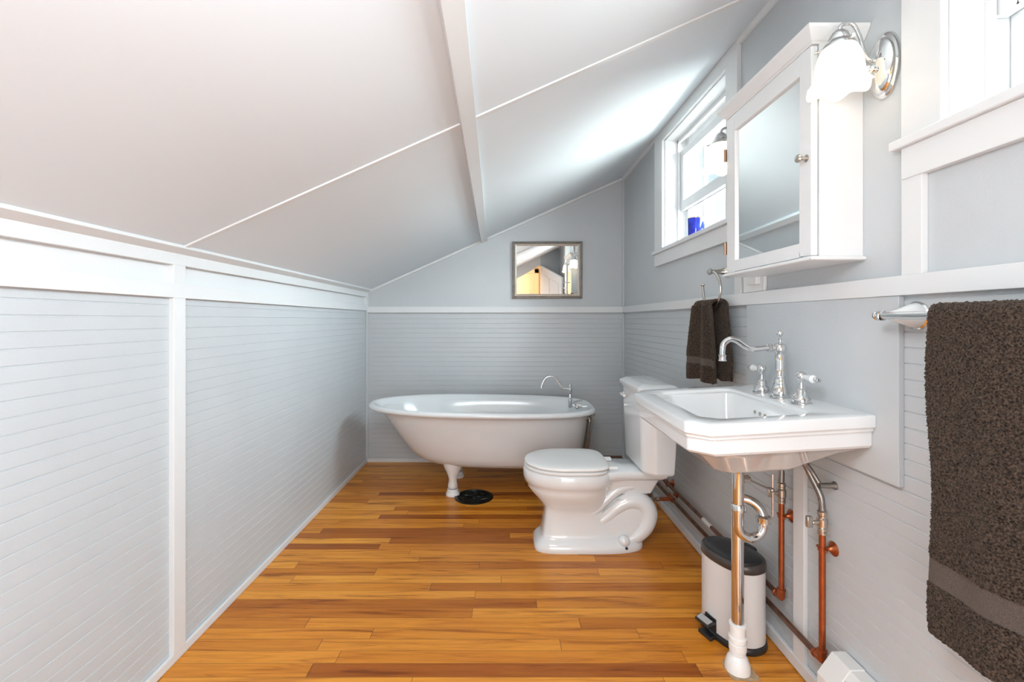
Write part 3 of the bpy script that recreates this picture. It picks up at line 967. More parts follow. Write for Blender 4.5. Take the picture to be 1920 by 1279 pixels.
# flat core of the trapway
mb.prism([(0.46, 0.04), (0.66, 0.04), (0.70, 0.10), (0.72, 0.17), (0.70, 0.235), (0.64, 0.26), (0.56, 0.245), (0.46, 0.16)], TC - 0.076, TC + 0.076, 'Y')
for s in (-1, 1):
    yy = TC + s * 0.045
    # big outer fold of the trapway
    mb.tube([(0.42, yy, 0.105), (0.50, yy, 0.150), (0.565, yy, 0.205), (0.625, yy, 0.232), (0.685, yy, 0.222), (0.715, yy, 0.172), (0.700, yy, 0.110), (0.655, yy, 0.062), (0.60, yy, 0.030)],
            [0.030, 0.035, 0.040, 0.043, 0.046, 0.048, 0.046, 0.042, 0.036], 18, 7)
    # upper fold
    mb.tube([(0.36, yy + s * .008, 0.150), (0.43, yy + s * .010, 0.175), (0.50, yy + s * .008, 0.235), (0.565, yy + s * .004, 0.285), (0.63, yy, 0.305), (0.70, yy - s * .01, 0.298)],
            [0.030, 0.028, 0.026, 0.024, 0.023, 0.020], 14, 7)
    mb.sphere((0.585, TC + s * 0.092, 0.052), 0.024, 14, 10, 1.2, 1, 1.1)
mb.build('bowl', M['porcelain'], toi, angle=60)
MB().lathe([(0.007, 0), (0.005, 0.006), (0.001, 0.012)], (0.592, TC - 0.1145, 0.027), seg=12, axis='-Y').build('hole_shade_plug', M['dark'], toi)  # solid dark plug, the shade of a hole put into its colour
# seat and lid
def seat_ring(o, z):
    return egg(0.102 + o, 0.505 - o, 0.178 - o, z, n=56, pf=2.1, pb=5.0, cx=0.30)
MB().loft([seat_ring(0.014, 0.3925), seat_ring(0.012, 0.3975), seat_ring(0.002, 0.3985), seat_ring(0.0, 0.404), seat_ring(0.004, 0.4085)]).build('toilet_seat', M['white_plastic'], toi, angle=60)
def lid_ring(o, z):
    return egg(0.104 + o, 0.515 - o, 0.178 - o, z, n=56, pf=2.1, pb=4.5, cx=0.30)
MB().loft([lid_ring(0.016, 0.4105), lid_ring(0.014, 0.415), lid_ring(0.002, 0.4165), lid_ring(0.0, 0.421), lid_ring(0.003, 0.427), lid_ring(0.012, 0.431), lid_ring(0.06, 0.4335), lid_ring(0.14, 0.4345)]).build('toilet_lid', M['white_plastic'], toi, angle=60)
for s in (-1, 1):
    MB().box(0.512, 0.560, TC + s * 0.07 - 0.014, TC + s * 0.07 + 0.014, 0.3945, 0.412).build('seat_hinge', M['white_plastic'], toi, bevel=0.005, bseg=3)
# tank
TX0, TX1, TYA, TYB = 0.645, 0.805, 2.100, 2.520
def tank_poly(o, cut=0.045, r=0.02):
    c = [(TX1 - o, TYA + o), (TX1 - o, TYB - o), (TX0 + cut + o, TYB - o), (TX0 + o, TYB - cut * 1.1 - o), (TX0 + o, TYA + cut * 1.1 + o), (TX0 + cut + o, TYA + o)]
    return rpoly(c, [0.012, 0.012, r, r, r, r], 4)
tz = [(0.030, 0.398), (0.016, 0.402), (0.010, 0.412), (0.006, 0.50), (0.0, 0.70), (0.0, 0.775)]
MB().loft([[(x, y, z) for x, y in tank_poly(o)] for o, z in tz]).build('tank', M['porcelain'], toi, angle=28)
lz = [(0.004, 0.7755), (-0.006, 0.777), (-0.007, 0.786), (-0.010, 0.788), (-0.016, 0.792), (-0.017, 0.806), (-0.013, 0.811), (0.012, 0.824), (0.03, 0.826)]
MB().loft([[(x, y, z) for x, y in tank_poly(o, 0.045, 0.012)] for o, z in lz]).build('tank_lid', M['porcelain'], toi, angle=28)
mb = MB().lathe([(0.006, 0), (0.012, 0.002), (0.012, 0.008), (0.005, 0.012)], (TX0 - 0.0005, 2.44, 0.735), axis='-X', seg=16)
mb.box(TX0 - 0.022, TX0 - 0.011, 2.37, 2.448, 0.728, 0.742)
mb.build('flush_lever', M['white_plastic'], toi, bevel=0.003)

# ------------------------------------------------------------------ claw-foot bathtub
TUY = 3.11
tub = thing('bathtub', 'white claw-foot bathtub with rolled rim against the back wall', 'bathtub', (-0.15, TUY, 0))
def tring(xl, xr, hw, z, n=72, pl=2.15, pr=3.0, sh=1.0):
    out = []
    cxm = (xl + xr) / 2 + 0.05
    for i in range(n):
        a = 2 * PI * i / n
        c, s = math.cos(a), math.sin(a)
        t = (c + 1) / 2
        p = pl * (1 - t) + pr * t
        ex = (abs(c) ** (2 / p)) * (1 if c > 0 else -1)
        ey = (abs(s) ** (2 / p)) * (1 if s > 0 else -1)
        x = cxm + ex * ((cxm - xl) if c < 0 else (xr - cxm))
        out.append((x, TUY + ey * hw, z - sh * 0.011 * (x + 0.153) / 0.765))
    return out
shell = [tring(-0.30, 0.30, 0.10, 0.200, sh=0), tring(-0.45, 0.40, 0.17, 0.206, sh=0), tring(-0.55, 0.45, 0.225, 0.232, sh=.2), tring(-0.62, 0.485, 0.262, 0.28, sh=.5), tring(-0.72, 0.512, 0.288, 0.38), tring(-0.80, 0.53, 0.305, 0.475),
         tring(-0.835, 0.545, 0.315, 0.525), tring(-0.852, 0.556, 0.324, 0.545), tring(-0.872, 0.574, 0.340, 0.561), tring(-0.895, 0.592, 0.356, 0.566), tring(-0.912, 0.606, 0.370, 0.560), tring(-0.919, 0.6125, 0.377, 0.549),
         tring(-0.917, 0.611, 0.375, 0.538), tring(-0.905, 0.601, 0.365, 0.531), tring(-0.885, 0.588, 0.352, 0.531)]
MB().loft(shell, True, False).build('tub_inside_and_rim'.replace('_inside_and_rim', '_rim'), M['enamel'], tub, angle=75)
outer = [tring(-0.880, 0.586, 0.350, 0.5315), tring(-0.838, 0.572, 0.330, 0.530), tring(-0.822, 0.562, 0.322, 0.515), tring(-0.795, 0.552, 0.316, 0.475), tring(-0.700, 0.530, 0.298, 0.345), tring(-0.632, 0.512, 0.278, 0.258),
         tring(-0.592, 0.495, 0.258, 0.220), tring(-0.545, 0.470, 0.226, 0.192), tring(-0.48, 0.43, 0.175, 0.178, sh=.3), tring(-0.40, 0.38, 0.11, 0.173, sh=0), tring(-0.2, 0.2, 0.04, 0.172, sh=0)]
MB().loft(outer, False, True).build('tub_body', M['tub_outside'], tub, angle=75)
def leg_at(x, y, s):
    rr = [(0.064, 0.225), (0.064, 0.195), (0.056, 0.172), (0.043, 0.148), (0.031, 0.122), (0.026, 0.102), (0.027, 0.085), (0.031, 0.065), (0.032, 0.052), (0.026, 0.043), (0.012, 0.040)]
    rings_ = []
    for r, z in rr:
        lean = (z - 0.06) * 0.12
        flat = 0.72 if z > 0.13 else 1.0
        rings_.append([(x + r * math.cos(a), y + s * lean + r * flat * math.sin(a), z) for a in [2 * PI * i / 24 for i in range(24)]])
    mb = MB().loft(rings_)
    lg = mb.build('leg', M['foot_paint'], tub, angle=70)
    MB().lathe([(0.044, 0), (0.045, 0.008), (0.043, 0.018), (0.036, 0.024), (0.037, 0.032), (0.034, 0.042), (0.029, 0.042), (0.028, 0.036)], (x, y, 0), seg=26).build('foot_cup', M['white_plastic'], lg)
for x in (-0.331, 0.262):
    leg_at(x, TUY - 0.17, 1)
    leg_at(x, TUY + 0.17, -1)
# tub filler
KX, KY = 0.452, TUY
tf = MB().lathe([(0.012, 0), (0.0145, 0.004), (0.0145, 0.05), (0.011, 0.054), (0.010, 0.060), (0.013, 0.066), (0.013, 0.072), (0.008, 0.078), (0.008, 0.10), (0.011, 0.108), (0.0145, 0.116),
                 (0.0145, 0.124), (0.008, 0.130), (0.005, 0.140), (0.0085, 0.148), (0.0085, 0.155), (0.003, 0.163), (0.001, 0.165)], (KX, KY, 0.530), seg=20).build('tub_faucet', M['chrome'], tub)
Pz = lambda px, py: ((px - 945) * TUY / F, KY, CAMZ - (py - 600) * TUY / F)
MB().tube([Pz(1068, 730), Pz(1062, 729), Pz(1054, 726.5), Pz(1047, 717), Pz(1041, 709), Pz(1032, 705.8), Pz(1023, 709), Pz(1017.5, 718), Pz(1015.5, 724)], [0.008, 0.0075, 0.007, 0.0065, 0.0065, 0.0065, 0.006, 0.006, 0.006], 14, 6).build('spout', M['chrome'], tf)
MB().lathe([(0.009, 0), (0.009, 0.012), (0.007, 0.016)], Pz(1015.3, 727.5), seg=14).build('spout_tip', M['chrome'], tf)
mb = MB().tube([(KX, KY, 0.545), (0.53, KY, 0.545)], 0.011, 14)
mb.tube([(0.485, KY - 0.085, 0.545), (0.485, KY + 0.085, 0.545)], 0.010, 14)
mb.build('valve_bar', M['chrome'], tf)
for s in (-1, 1):
    mb = MB().sphere((0.485, KY + s * 0.09, 0.550), 0.014, 12, 8)
    mb.tube([(0.485, KY + s * 0.09, 0.552), (0.515, KY + s * 0.10, 0.556), (0.545, KY + s * 0.105, 0.558)], [0.005, 0.007, 0.005], 10)
    mb.sphere((0.548, KY + s * 0.105, 0.559), 0.0075, 10, 8)
    mb.build('tap_handle', M['chrome'], tf)
# pipes outside the tap end
for (yo, ra, a, b) in ((-0.06, 0.007, 0.596, 0.555), (0.05, 0.007, 0.602, 0.560)):
    mb = MB().tube([(a - 0.02, TUY + yo, 0.515), (a, TUY + yo, 0.50), (b, TUY + yo, 0.20), (b, TUY + yo, 0.0)], ra, 12, 5)
    mb.lathe([(0.0075, 0), (0.012, 0.002), (0.012, 0.02), (0.0075, 0.022)], (a, TUY + yo, 0.487), seg=14)
    mb.build('supply_tube', M['nickel'], tub)
mb = MB().tube([(0.548, TUY, 0.46), (0.580, TUY, 0.452), (0.583, TUY, 0.43), (0.545, TUY, 0.16), (0.542, TUY, 0.0)], 0.017, 16, 5)
mb.build('overflow_pipe', M['nickel'], tub)

# ------------------------------------------------------------------ floor grille
VX, VY, VR = -0.192, 2.903, 0.124
fv = thing('floor_grille', 'round black iron floor grille in front of the bathtub', 'vent', (VX, VY, 0))
MB().lathe([(VR, 0.0), (VR, 0.004), (VR - 0.006, 0.007), (VR - 0.020, 0.007), (VR - 0.022, 0.003), (VR - 0.022, 0.0)], (VX, VY, 0), seg=56, cap0=False, cap1=False).build('rim', M['iron'], fv)
mb = MB()
for r_ in (0.092, 0.060, 0.024):
    mb.lathe([(r_ + 0.004, 0.001), (r_ + 0.003, 0.006), (r_ - 0.003, 0.006), (r_ - 0.004, 0.001)], (VX, VY, 0), seg=48, cap0=False, cap1=False)
mb.lathe([(0.012, 0.001), (0.010, 0.009), (0.001, 0.011)], (VX, VY, 0), seg=20)
for k in range(14):
    a0 = 2 * PI * k / 14
    p = []
    for j in range(7):
        rr = 0.012 + (VR - 0.034) * j / 6
        aa = a0 + 0.9 * (j / 6) ** 1.3 * (1 if k % 2 else 0.6)
        p.append((VX + rr * math.cos(aa), VY + rr * math.sin(aa), 0.0045 + 0.001 * (j % 2)))
    mb.tube(p, 0.0028, 8)
mb.build('scrollwork', M['iron'], fv)
MB().lathe([(VR - 0.01, 0.0002), (VR - 0.01, 0.0012), (0.001, 0.0012)], (VX, VY, 0), seg=40).build('duct_shade_disc', M['dark'], fv)  # flat dark disc, the shade down the duct put into its colour

# ------------------------------------------------------------------ trash can
TCX, TCY = 0.823, 1.640
tn = thing('trash_can', 'white oval pedal trash can with black lid under the sink', 'trash can', (TCX, TCY, 0))
ax_l = Vector((0.36, -0.93)).normalized()
ax_s = Vector((0.93, 0.36)).normalized()
def oval(a, b, z, n=48, p=2.3, dz=0.0):
    out = []
    for i in range(n):
        t = 2 * PI * i / n
        c, s = math.cos(t), math.sin(t)
        ex = (abs(c) ** (2 / p)) * (1 if c > 0 else -1) * a
        ey = (abs(s) ** (2 / p)) * (1 if s > 0 else -1) * b
        q = Vector((TCX, TCY)) + ax_l * ex + ax_s * ey
        out.append((q.x, q.y, z))
    return out
A_, B_ = 0.113, 0.079
MB().loft([oval(A_, B_, 0.018), oval(A_, B_, 0.272)]).build('body', M['bin_white'], tn, angle=60)
MB().loft([oval(A_ + 0.004, B_ + 0.004, 0.0), oval(A_ + 0.006, B_ + 0.006, 0.006), oval(A_ + 0.004, B_ + 0.004, 0.022), oval(A_, B_, 0.024)]).build('base', M['black_plastic'], tn, angle=60)
MB().loft([oval(A_ + 0.001, B_ + 0.001, 0.270), oval(A_ + 0.003, B_ + 0.003, 0.272), oval(A_ + 0.001, B_ + 0.001, 0.298), oval(A_ - 0.004, B_ - 0.004, 0.301), oval(A_ - 0.012, B_ - 0.012, 0.298)]).build('rim', M['dark_bronze_rim'], tn, angle=60)
MB().loft([oval(A_ - 0.010, B_ - 0.010, 0.294), oval(A_ - 0.010, B_ - 0.010, 0.302), oval(A_ - 0.018, B_ - 0.018, 0.307), oval(A_ - 0.06, B_ - 0.05, 0.310), oval(0.01, 0.01, 0.311)]).build('lid', M['black_plastic'], tn, angle=60)
def tpt(l, s, z):
    q = Vector((TCX, TCY)) + ax_l * l + ax_s * s
    return (q.x, q.y, z)
rr_ = []
for z in (0.255, 0.296, 0.302):
    ex = 0.004 if z > 0.3 else 0
    rr_.append([tpt(l, s, z) for l, s in rpoly([(-0.028 + ex, B_ - 0.004), (0.028 - ex, B_ - 0.004), (0.026 - ex, B_ + 0.018 - ex), (-0.026 + ex, B_ + 0.018 - ex)], 0.012, 4)])
MB().loft(rr_).build('hinge', M['black_plastic'], tn)
# pedal
mb = MB()
PL = -0.022
mb.loft([[tpt(l, s, z) for l, s in [(PL - 0.030, -B_ - 0.030), (PL + 0.030, -B_ - 0.030), (PL + 0.024, -B_ + 0.004), (PL - 0.024, -B_ + 0.004)]] for z in (0.0, 0.014)])
mb.loft([[tpt(l, s, z) for l, s in [(PL - 0.027, -B_ - 0.002), (PL + 0.027, -B_ - 0.002), (PL + 0.024, -B_ + 0.006), (PL - 0.024, -B_ + 0.006)]] for z in (0.018, 0.070)])
mb.build('pedal_housing', M['black_plastic'], tn, bevel=0.003)
pr = [[tpt(l, -B_ - 0.044, 0.050 + dz) for l, dz in ((PL - 0.030, 0), (PL + 0.030, 0), (PL + 0.030, 0.009), (PL - 0.030, 0.009))],
      [tpt(l, -B_ - 0.020, 0.056 + dz) for l, dz in ((PL - 0.031, 0), (PL + 0.031, 0), (PL + 0.031, 0.010), (PL - 0.031, 0.010))],
      [tpt(l, -B_ + 0.002, 0.050 + dz) for l, dz in ((PL - 0.024, 0), (PL + 0.024, 0), (PL + 0.024, 0.009), (PL - 0.024, 0.009))]]
pd = MB().loft(pr).build('pedal', M['black_plastic'], tn, bevel=0.002)
MB().loft([[tpt(l, -B_ - 0.040, 0.0605 + dz) for l, dz in ((PL - 0.025, 0), (PL + 0.025, 0), (PL + 0.025, 0.002), (PL - 0.025, 0.002))],
           [tpt(l, -B_ - 0.018, 0.0665 + dz) for l, dz in ((PL - 0.026, 0), (PL + 0.026, 0), (PL + 0.026, 0.002), (PL - 0.026, 0.002))]]).build('pedal_pad', M['grey_plastic'], pd)

# ------------------------------------------------------------------ baseboard heater
ht = thing('baseboard_heater', 'white baseboard heater on the right wall at bottom right', 'heater', (0.91, 0.6, 0))
HX = 0.872
prof_ = [(XR - 0.003, 0.02), (XR - 0.003, 0.207), (0.913, 0.207), (HX, 0.150), (HX, 0.02)]
MB().prism(prof_, 1.198, 1.268, 'Y').build('end_cap', M['heater_white'], ht, bevel=0.0015, smooth=False)
MB().prism([(XR - 0.003, 0.02), (XR - 0.003, 0.204), (XR - 0.006, 0.204), (XR - 0.006, 0.02)], -0.40, 1.1975, 'Y').build('back_panel', M['heater_white'], ht, smooth=False)
MB().prism([(XR - 0.006, 0.200), (XR - 0.006, 0.204), (0.914, 0.204), (0.897, 0.181), (0.900, 0.179), (0.916, 0.200)], -0.40, 1.1975, 'Y').build('top_cover', M['heater_white'], ht, smooth=False)
MB().prism([(HX + 0.001, 0.035), (HX + 0.004, 0.035), (HX + 0.004, 0.147), (HX + 0.014, 0.160), (HX + 0.012, 0.162), (HX + 0.001, 0.148)], -0.40, 1.1975, 'Y').build('front_panel', M['heater_white'], ht, smooth=False)
mb = MB().tube([(0.915, -0.38, 0.09), (0.915, 1.1975, 0.09)], 0.011, 12)
for k in range(60):
    yk = 0.55 + k * 0.0105
    mb.box(0.885, 0.945, yk, yk + 0.0012, 0.055, 0.125)
mb.build('heating_element', M['tin'], ht, smooth=False)

# ------------------------------------------------------------------ medicine cabinet
CX, CY0, CY1, CZ0, CZ1 = 0.819, 1.2086, 1.676, 1.300, 1.866
cab = thing('medicine_cabinet', 'white wall medicine cabinet with mirrored door above the sink', 'cabinet', (0.887, 1.44, 1.29))
MB().box(CX + 0.020, XR, CY0, CY1, CZ0, CZ1).build('cabinet_body', M['cabinet_paint'], cab, bevel=0.0015, smooth=False)
# crown moulding: flared out to the front and both sides
def crown(o, z):
    return [(XR - 0.0005, CY0 - o, z), (XR - 0.0005, CY1 + o, z), (CX - o, CY1 + o, z), (CX - o, CY0 - o, z)]
MB().loft([crown(0.001, CZ1 - 0.002), crown(0.001, CZ1 + 0.002), crown(0.006, CZ1 + 0.005), crown(0.024, CZ1 + 0.030), crown(0.026, CZ1 + 0.038)]).build('crown', M['cabinet_paint'], cab, bevel=0.001, smooth=False)
MB().loft([crown(0.004, CZ0 - 0.012), crown(0.010, CZ0 - 0.010), crown(0.011, CZ0 - 0.005), crown(0.004, CZ0)]).build('cabinet_base', M['cabinet_paint'], cab, bevel=0.001, smooth=False)
mb = MB()
dz0, dz1, dy0, dy1 = CZ0 + 0.002, CZ1 - 0.004, CY0 + 0.004, CY1 - 0.003
fw = 0.055
gy0, gy1, gz0, gz1 = dy0 + fw - 0.008, dy1 - fw, dz0 + 0.040, dz1 - 0.058
mb.box(CX, CX + 0.0175, dy0, gy0, dz0, dz1)
mb.box(CX, CX + 0.0175, gy1, dy1, dz0, dz1)
mb.box(CX, CX + 0.0175, gy0, gy1, dz0, gz0)
mb.box(CX, CX + 0.0175, gy0, gy1, gz1, dz1)
dr = mb.build('cabinet_door', M['cabinet_paint'], cab, bevel=0.002, smooth=False)
MB().box(CX + 0.0085, CX + 0.014, gy0, gy1, gz0, gz1).build('mirror', M['mirror'], dr, smooth=False)
MB().lathe([(0.010, 0), (0.010, 0.002), (0.005, 0.005), (0.0045, 0.012), (0.009, 0.017), (0.0115, 0.022), (0.0095, 0.027), (0.001, 0.029)], (CX, CY0 + 0.023, 1.567), axis='-X', seg=20).build('knob', M['nickel'], dr)
for z in (1.735, 1.392):
    mb = MB().tube([(CX - 0.004, CY1 + 0.0005, z - 0.022), (CX - 0.004, CY1 + 0.0005, z + 0.022)], 0.0042, 10)
    mb.box(CX, CX + 0.03, CY1 - 0.002, CY1 + 0.0012, z - 0.022, z + 0.022)
    mb.build('hinge', M['brass'], dr)

# ------------------------------------------------------------------ wall sconces
def make_sconce(y, label):
    zc0 = 1.765
    t = thing('wall_sconce', label, 'wall lamp', (XR, y, zc0), 'bell-shaded sconces flanking the cabinet')
    # oval backplate
    m = Matrix.Translation((XR, y, zc0)) @ Matrix.Rotation(R(-90), 4, 'Y') @ Matrix.Diagonal((0.082, 0.046, 1, 1))
    bp = MB().lathe([(1.0, 0.0), (1.0, 0.004), (0.96, 0.008), (0.86, 0.010), (0.84, 0.015), (0.76, 0.020), (0.5, 0.028), (0.25, 0.032), (0.02, 0.033)], mat=m, seg=48)
    bp = bp.build('backplate', M['chrome'], t)
    MB().lathe([(0.010, 0), (0.010, 0.006), (0.006, 0.010), (0.010, 0.016), (0.007, 0.022), (0.001, 0.026)], (XR - 0.032, y, zc0 - 0.008), axis='-X', seg=18).build('finial', M['chrome'], bp)
    sx = XR - 0.118
    MB().tube([(XR - 0.026, y, zc0 + 0.012), (XR - 0.042, y, zc0 + 0.016), (XR - 0.056, y, zc0 + 0.034), (XR - 0.066, y, zc0 + 0.072), (XR - 0.082, y, zc0 + 0.102), (XR - 0.100, y, zc0 + 0.106), (XR - 0.114, y, zc0 + 0.098), (sx, y, zc0 + 0.082)],
              0.0048, 14, 7).build('arm', M['chrome'], t)
    MB().lathe([(0.004, 0.088), (0.012, 0.086), (0.020, 0.078), (0.024, 0.066), (0.024, 0.062), (0.033, 0.054), (0.037, 0.046), (0.038, 0.040), (0.034, 0.040)], (sx, y, zc0), seg=32, cap0=True, cap1=False).build('fitter', M['chrome'], t)
    for k in range(3):
        mb = MB()
        a = 0.5 + 2 * PI * k / 3
        d = Vector((math.cos(a), math.sin(a), 0))
        mb.lathe([(0.002, 0), (0.002, 0.008), (0.0045, 0.009), (0.0045, 0.014)], mat=Matrix.Translation(Vector((sx, y, zc0 + 0.047)) + d * 0.036) @ d.to_track_quat('Z', 'Y').to_matrix().to_4x4(), seg=10)
        mb.build('set_screw', M['nickel'], t)
    # scalloped bell shade, a real thickness of glass
    def wob(r, z, a):
        k = max(0.0, (-z - 0.012) / 0.044)
        k = min(1.0, k) ** 2
        return r * (1 + 0.06 * k * math.cos(6 * a)), z - 0.006 * k * math.cos(6 * a)
    pr_o = [(0.031, 0.050), (0.038, 0.040), (0.044, 0.025), (0.049, 0.005), (0.052, -0.018), (0.054, -0.040), (0.059, -0.056), (0.068, -0.069), (0.074, -0.075)]
    pr_i = [(0.072, -0.077), (0.065, -0.070), (0.056, -0.057), (0.051, -0.040), (0.049, -0.018), (0.046, 0.005), (0.041, 0.025), (0.035, 0.040), (0.028, 0.048)]
    pr = [(r if r < 0.056 else 0.056 + (r - 0.056) * 0.75, 0.050 - (0.050 - z) * 0.83) for r, z in pr_o + pr_i]
    MB().lathe(pr, (sx, y, zc0), seg=72, cap0=False, cap1=False, wob=wob).build('lamp_shade', M['shade'], t, angle=80)
    MB().lathe([(0.008, 0.048), (0.012, 0.03), (0.013, 0.02), (0.024, 0.0), (0.027, -0.015), (0.022, -0.032), (0.010, -0.041), (0.001, -0.043)], (sx, y, zc0), seg=20).build('bulb', M['bulb'], t)
    return t
make_sconce(1.137, 'chrome wall sconce with lit bell shade between cabinet and near window')
make_sconce(1.757, 'chrome wall sconce with lit bell shade between cabinet and far window')

# ------------------------------------------------------------------ outlet under the cabinet
ol = thing('wall_outlet', 'white wall outlet with a flip cover just under the cabinet', 'outlet', (XR, 1.70, 1.24))
MB().box(XR - 0.012, XR, 1.650, 1.795, 1.236, 1.345).build('cover_plate', M['white_plastic'], ol, bevel=0.003, smooth=False)
MB().box(XR - 0.032, XR - 0.012, 1.668, 1.738, 1.262, 1.330).build('flip_cover', M['white_plastic'], ol, bevel=0.004, smooth=False)

# ------------------------------------------------------------------ towel ring and towel
RX = 0.880
tr_ = thing('towel_ring', 'brushed nickel open towel ring left of the cabinet', 'towel ring', (XR, 1.94, 1.334))
MB().lathe([(0.026, 0), (0.026, 0.004), (0.021, 0.010), (0.013, 0.025), (0.009, 0.045), (0.008, 0.066), (0.013, 0.076), (0.014, 0.082), (0.008, 0.087), (0.001, 0.088)], (XR, 1.935, 1.335), axis='-X', seg=26).build('post', M['nickel'], tr_)
rp = []
for px, py in ((1334, 511), (1341, 511), (1349, 523), (1352, 542), (1348, 564), (1338, 580), (1327, 577), (1321, 560), (1318.5, 536)):
    Y = RX * F / (px - 946)
    rp.append((RX, Y, CAMZ - (py - 600) * Y / F))
MB().tube(rp, 0.0058, 14, 7).build('ring', M['nickel'], tr_)
MB().lathe([(0.006, 0), (0.0085, 0.003), (0.0085, 0.008), (0.002, 0.010)], (rp[-1][0], rp[-1][1], rp[-1][2] - 0.002), seg=14).build('end_cap', M['nickel'], tr_)

def fuzz(v, n, amp, fq):
    k = noise.noise(Vector(v) * fq) + 0.6 * noise.noise(Vector(v) * fq * 2.1)
    return Vector(v) + Vector(n) * amp * k

def cloth_shell(fn, us, vs2, amp, fq, thick, band=None):
    """grid fn(u, v) -> (point, normal): a cloth with a front, a back and closed edges"""
    verts, faces = [], []
    nu, nv = len(us), len(vs2)
    for side in (1, -1):
        for i, u in enumerate(us):
            for j, w in enumerate(vs2):
                p, n = fn(u, w)
                a = amp
                th = thick
                if band and band(u):
                    a, th = amp * 0.08, thick * 0.6
                q = fuzz(Vector(p) + Vector(n) * th * side, Vector(n) * side, a, fq)
                verts.append(q)
    N = nu * nv
    for i in range(nu - 1):
        for j in range(nv - 1):
            a, b, c, d = i * nv + j, i * nv + j + 1, (i + 1) * nv + j + 1, (i + 1) * nv + j
            faces.append((a, b, c, d))
            faces.append((N + d, N + c, N + b, N + a))
    for i in range(nu - 1):
        faces.append((i * nv, (i + 1) * nv, N + (i + 1) * nv, N + i * nv))
        faces.append((i * nv + nv - 1, N + i * nv + nv - 1, N + (i + 1) * nv + nv - 1, (i + 1) * nv + nv - 1))
    for j in range(nv - 1):
        faces.append((j, N + j, N + j + 1, j + 1))
        a = (nu - 1) * nv
        faces.append((a + j, a + j + 1, N + a + j + 1, N + a + j))
    return verts, faces

def add_towel(name, fn, us, vs2, amp, fq, thick, band, label, cat):
    verts, faces = cloth_shell(fn, us, vs2, amp, fq, thick, band)
    mb = MB().add(verts, faces)
    o = mb.build(name, M['towel'], angle=180)
    o.data.materials.append(M['towel_band'])
    tag(o, label, cat)
    return o, verts

def frange(a, b, n):
    return [a + (b - a) * i / (n - 1) for i in range(n)]

# hand towel: path u over the ring (0 = hem of the front layer ... 1 = hem of the back layer), v across
HZT, HZF, HZB = 1.192, 0.868, 0.880
def hand_fn(u, v):
    L1, L2 = HZT - HZF, HZT - HZB
    arc = 0.045
    s = u * (L1 + L2 + arc)
    if s < L1:
        z, x, nx, nz, d = HZF + s, RX - 0.020, -1, 0, (L1 - s) / L1
    elif s < L1 + arc:
        a = PI * (s - L1) / arc
        x, z = RX + 0.004 - 0.024 * math.cos(a), HZT + 0.020 * math.sin(a)
        nx, nz, d = -math.cos(a), math.sin(a), 0
    else:
        z, x, nx, nz, d = HZT - (s - L1 - arc), RX + 0.028, 1, 0, (s - L1 - arc) / L2
    yc = 1.945
    front = s < L1 + arc / 2
    hw = 0.080 + 0.050 * min(1, d * 1.6) if front else 0.075 + 0.035 * min(1, d * 1.4)
    yy = yc + (0.005 if front else -0.02) + v * hw
    fold = 0.014 * math.cos(v * 6.5 + 0.4) * (0.6 + 0.4 * d) * (1 if front else 0.5)
    edge = 0.012 * abs(v) ** 3 * (1 if front else -0.3)
    x += (fold + edge) * (-1 if nx <= 0 else 0.4) * (1 if d > 0 else 0.5)
    z += 0.004 * math.sin(v * 5) * (1 if d > 0.9 else 0)
    return (x, yy, z), (nx, 0.15 * math.sin(v * 6.5), nz)
def hand_band(u):
    s = u * ((HZT - HZF) + (HZT - HZB) + 0.045)
    return 0.068 < s < 0.098
add_towel('hand_towel', hand_fn, frange(0, 1, 300), frange(-1, 1, 96), 0.0028, 330, 0.0045, hand_band,
          'dark brown hand towel hanging from the towel ring', 'towel')

# towel bar and bath towel
bar = thing('towel_bar', 'chrome towel bar with round white rosette below the chair rail', 'towel bar', (XR, 0.7, 1.14))
BRX = 0.880
for yb_ in (1.050, 0.32):
    MB().lathe([(0.033, 0), (0.033, 0.004), (0.030, 0.007)], (XR, yb_, 1.140), axis='-X', seg=32).build('mounting_plate', M['chrome'], bar)
    MB().lathe([(0.029, 0.006), (0.029, 0.010), (0.026, 0.020), (0.020, 0.034), (0.014, 0.050), (0.010, 0.064), (0.008, 0.070)], (XR, yb_, 1.140), axis='-X', seg=32).build('rosette', M['porcelain'], bar)
mb = MB().tube([(BRX, 0.27, 1.140), (BRX, 1.062, 1.140)], 0.0085, 20)
mb.build('bar_rod', M['chrome'], bar)
MB().lathe([(0.0085, 0), (0.012, 0.002), (0.012, 0.010), (0.0095, 0.013), (0.0115, 0.016), (0.010, 0.021), (0.001, 0.023)], (BRX, 1.055, 1.140), axis='Y', seg=22).build('bar_end', M['chrome'], bar)

TZF, TZB = 0.505, 0.60
BZ = 1.140
def bath_fn(u, v):
    r = 0.017
    L1, L2, arc = BZ - TZF, BZ - TZB, PI * r
    s = u
    wav = 0.006 * math.sin(v * 31 + 0.8) + 0.004 * math.sin(v * 57)
    if s < L1:
        d = (L1 - s) / L1
        x, z, nx, nz = BRX - r - 0.006 * d, TZF + s, -1, 0
        x -= wav * (0.3 + 0.9 * d)
        yy = v - 0.010 * d + 0.006 * math.sin(z * 14)
    elif s < L1 + arc:
        a = (s - L1) / r
        x, z, nx, nz = BRX - r * math.cos(a), BZ + r * math.sin(a), -math.cos(a), math.sin(a)
        x -= wav * 0.3 * max(0, math.cos(a))
        yy = v
    else:
        d = (s - L1 - arc) / L2
        x, z, nx, nz = BRX + r + 0.004 * d, BZ - (s - L1 - arc), 1, 0
        yy = v - 0.008 * d
    return (x, yy, z), (nx, 0, nz)
def bath_band(u):
    return 0.100 < u < 0.150
Ltot = (BZ - TZF) + (BZ - TZB) + PI * 0.017
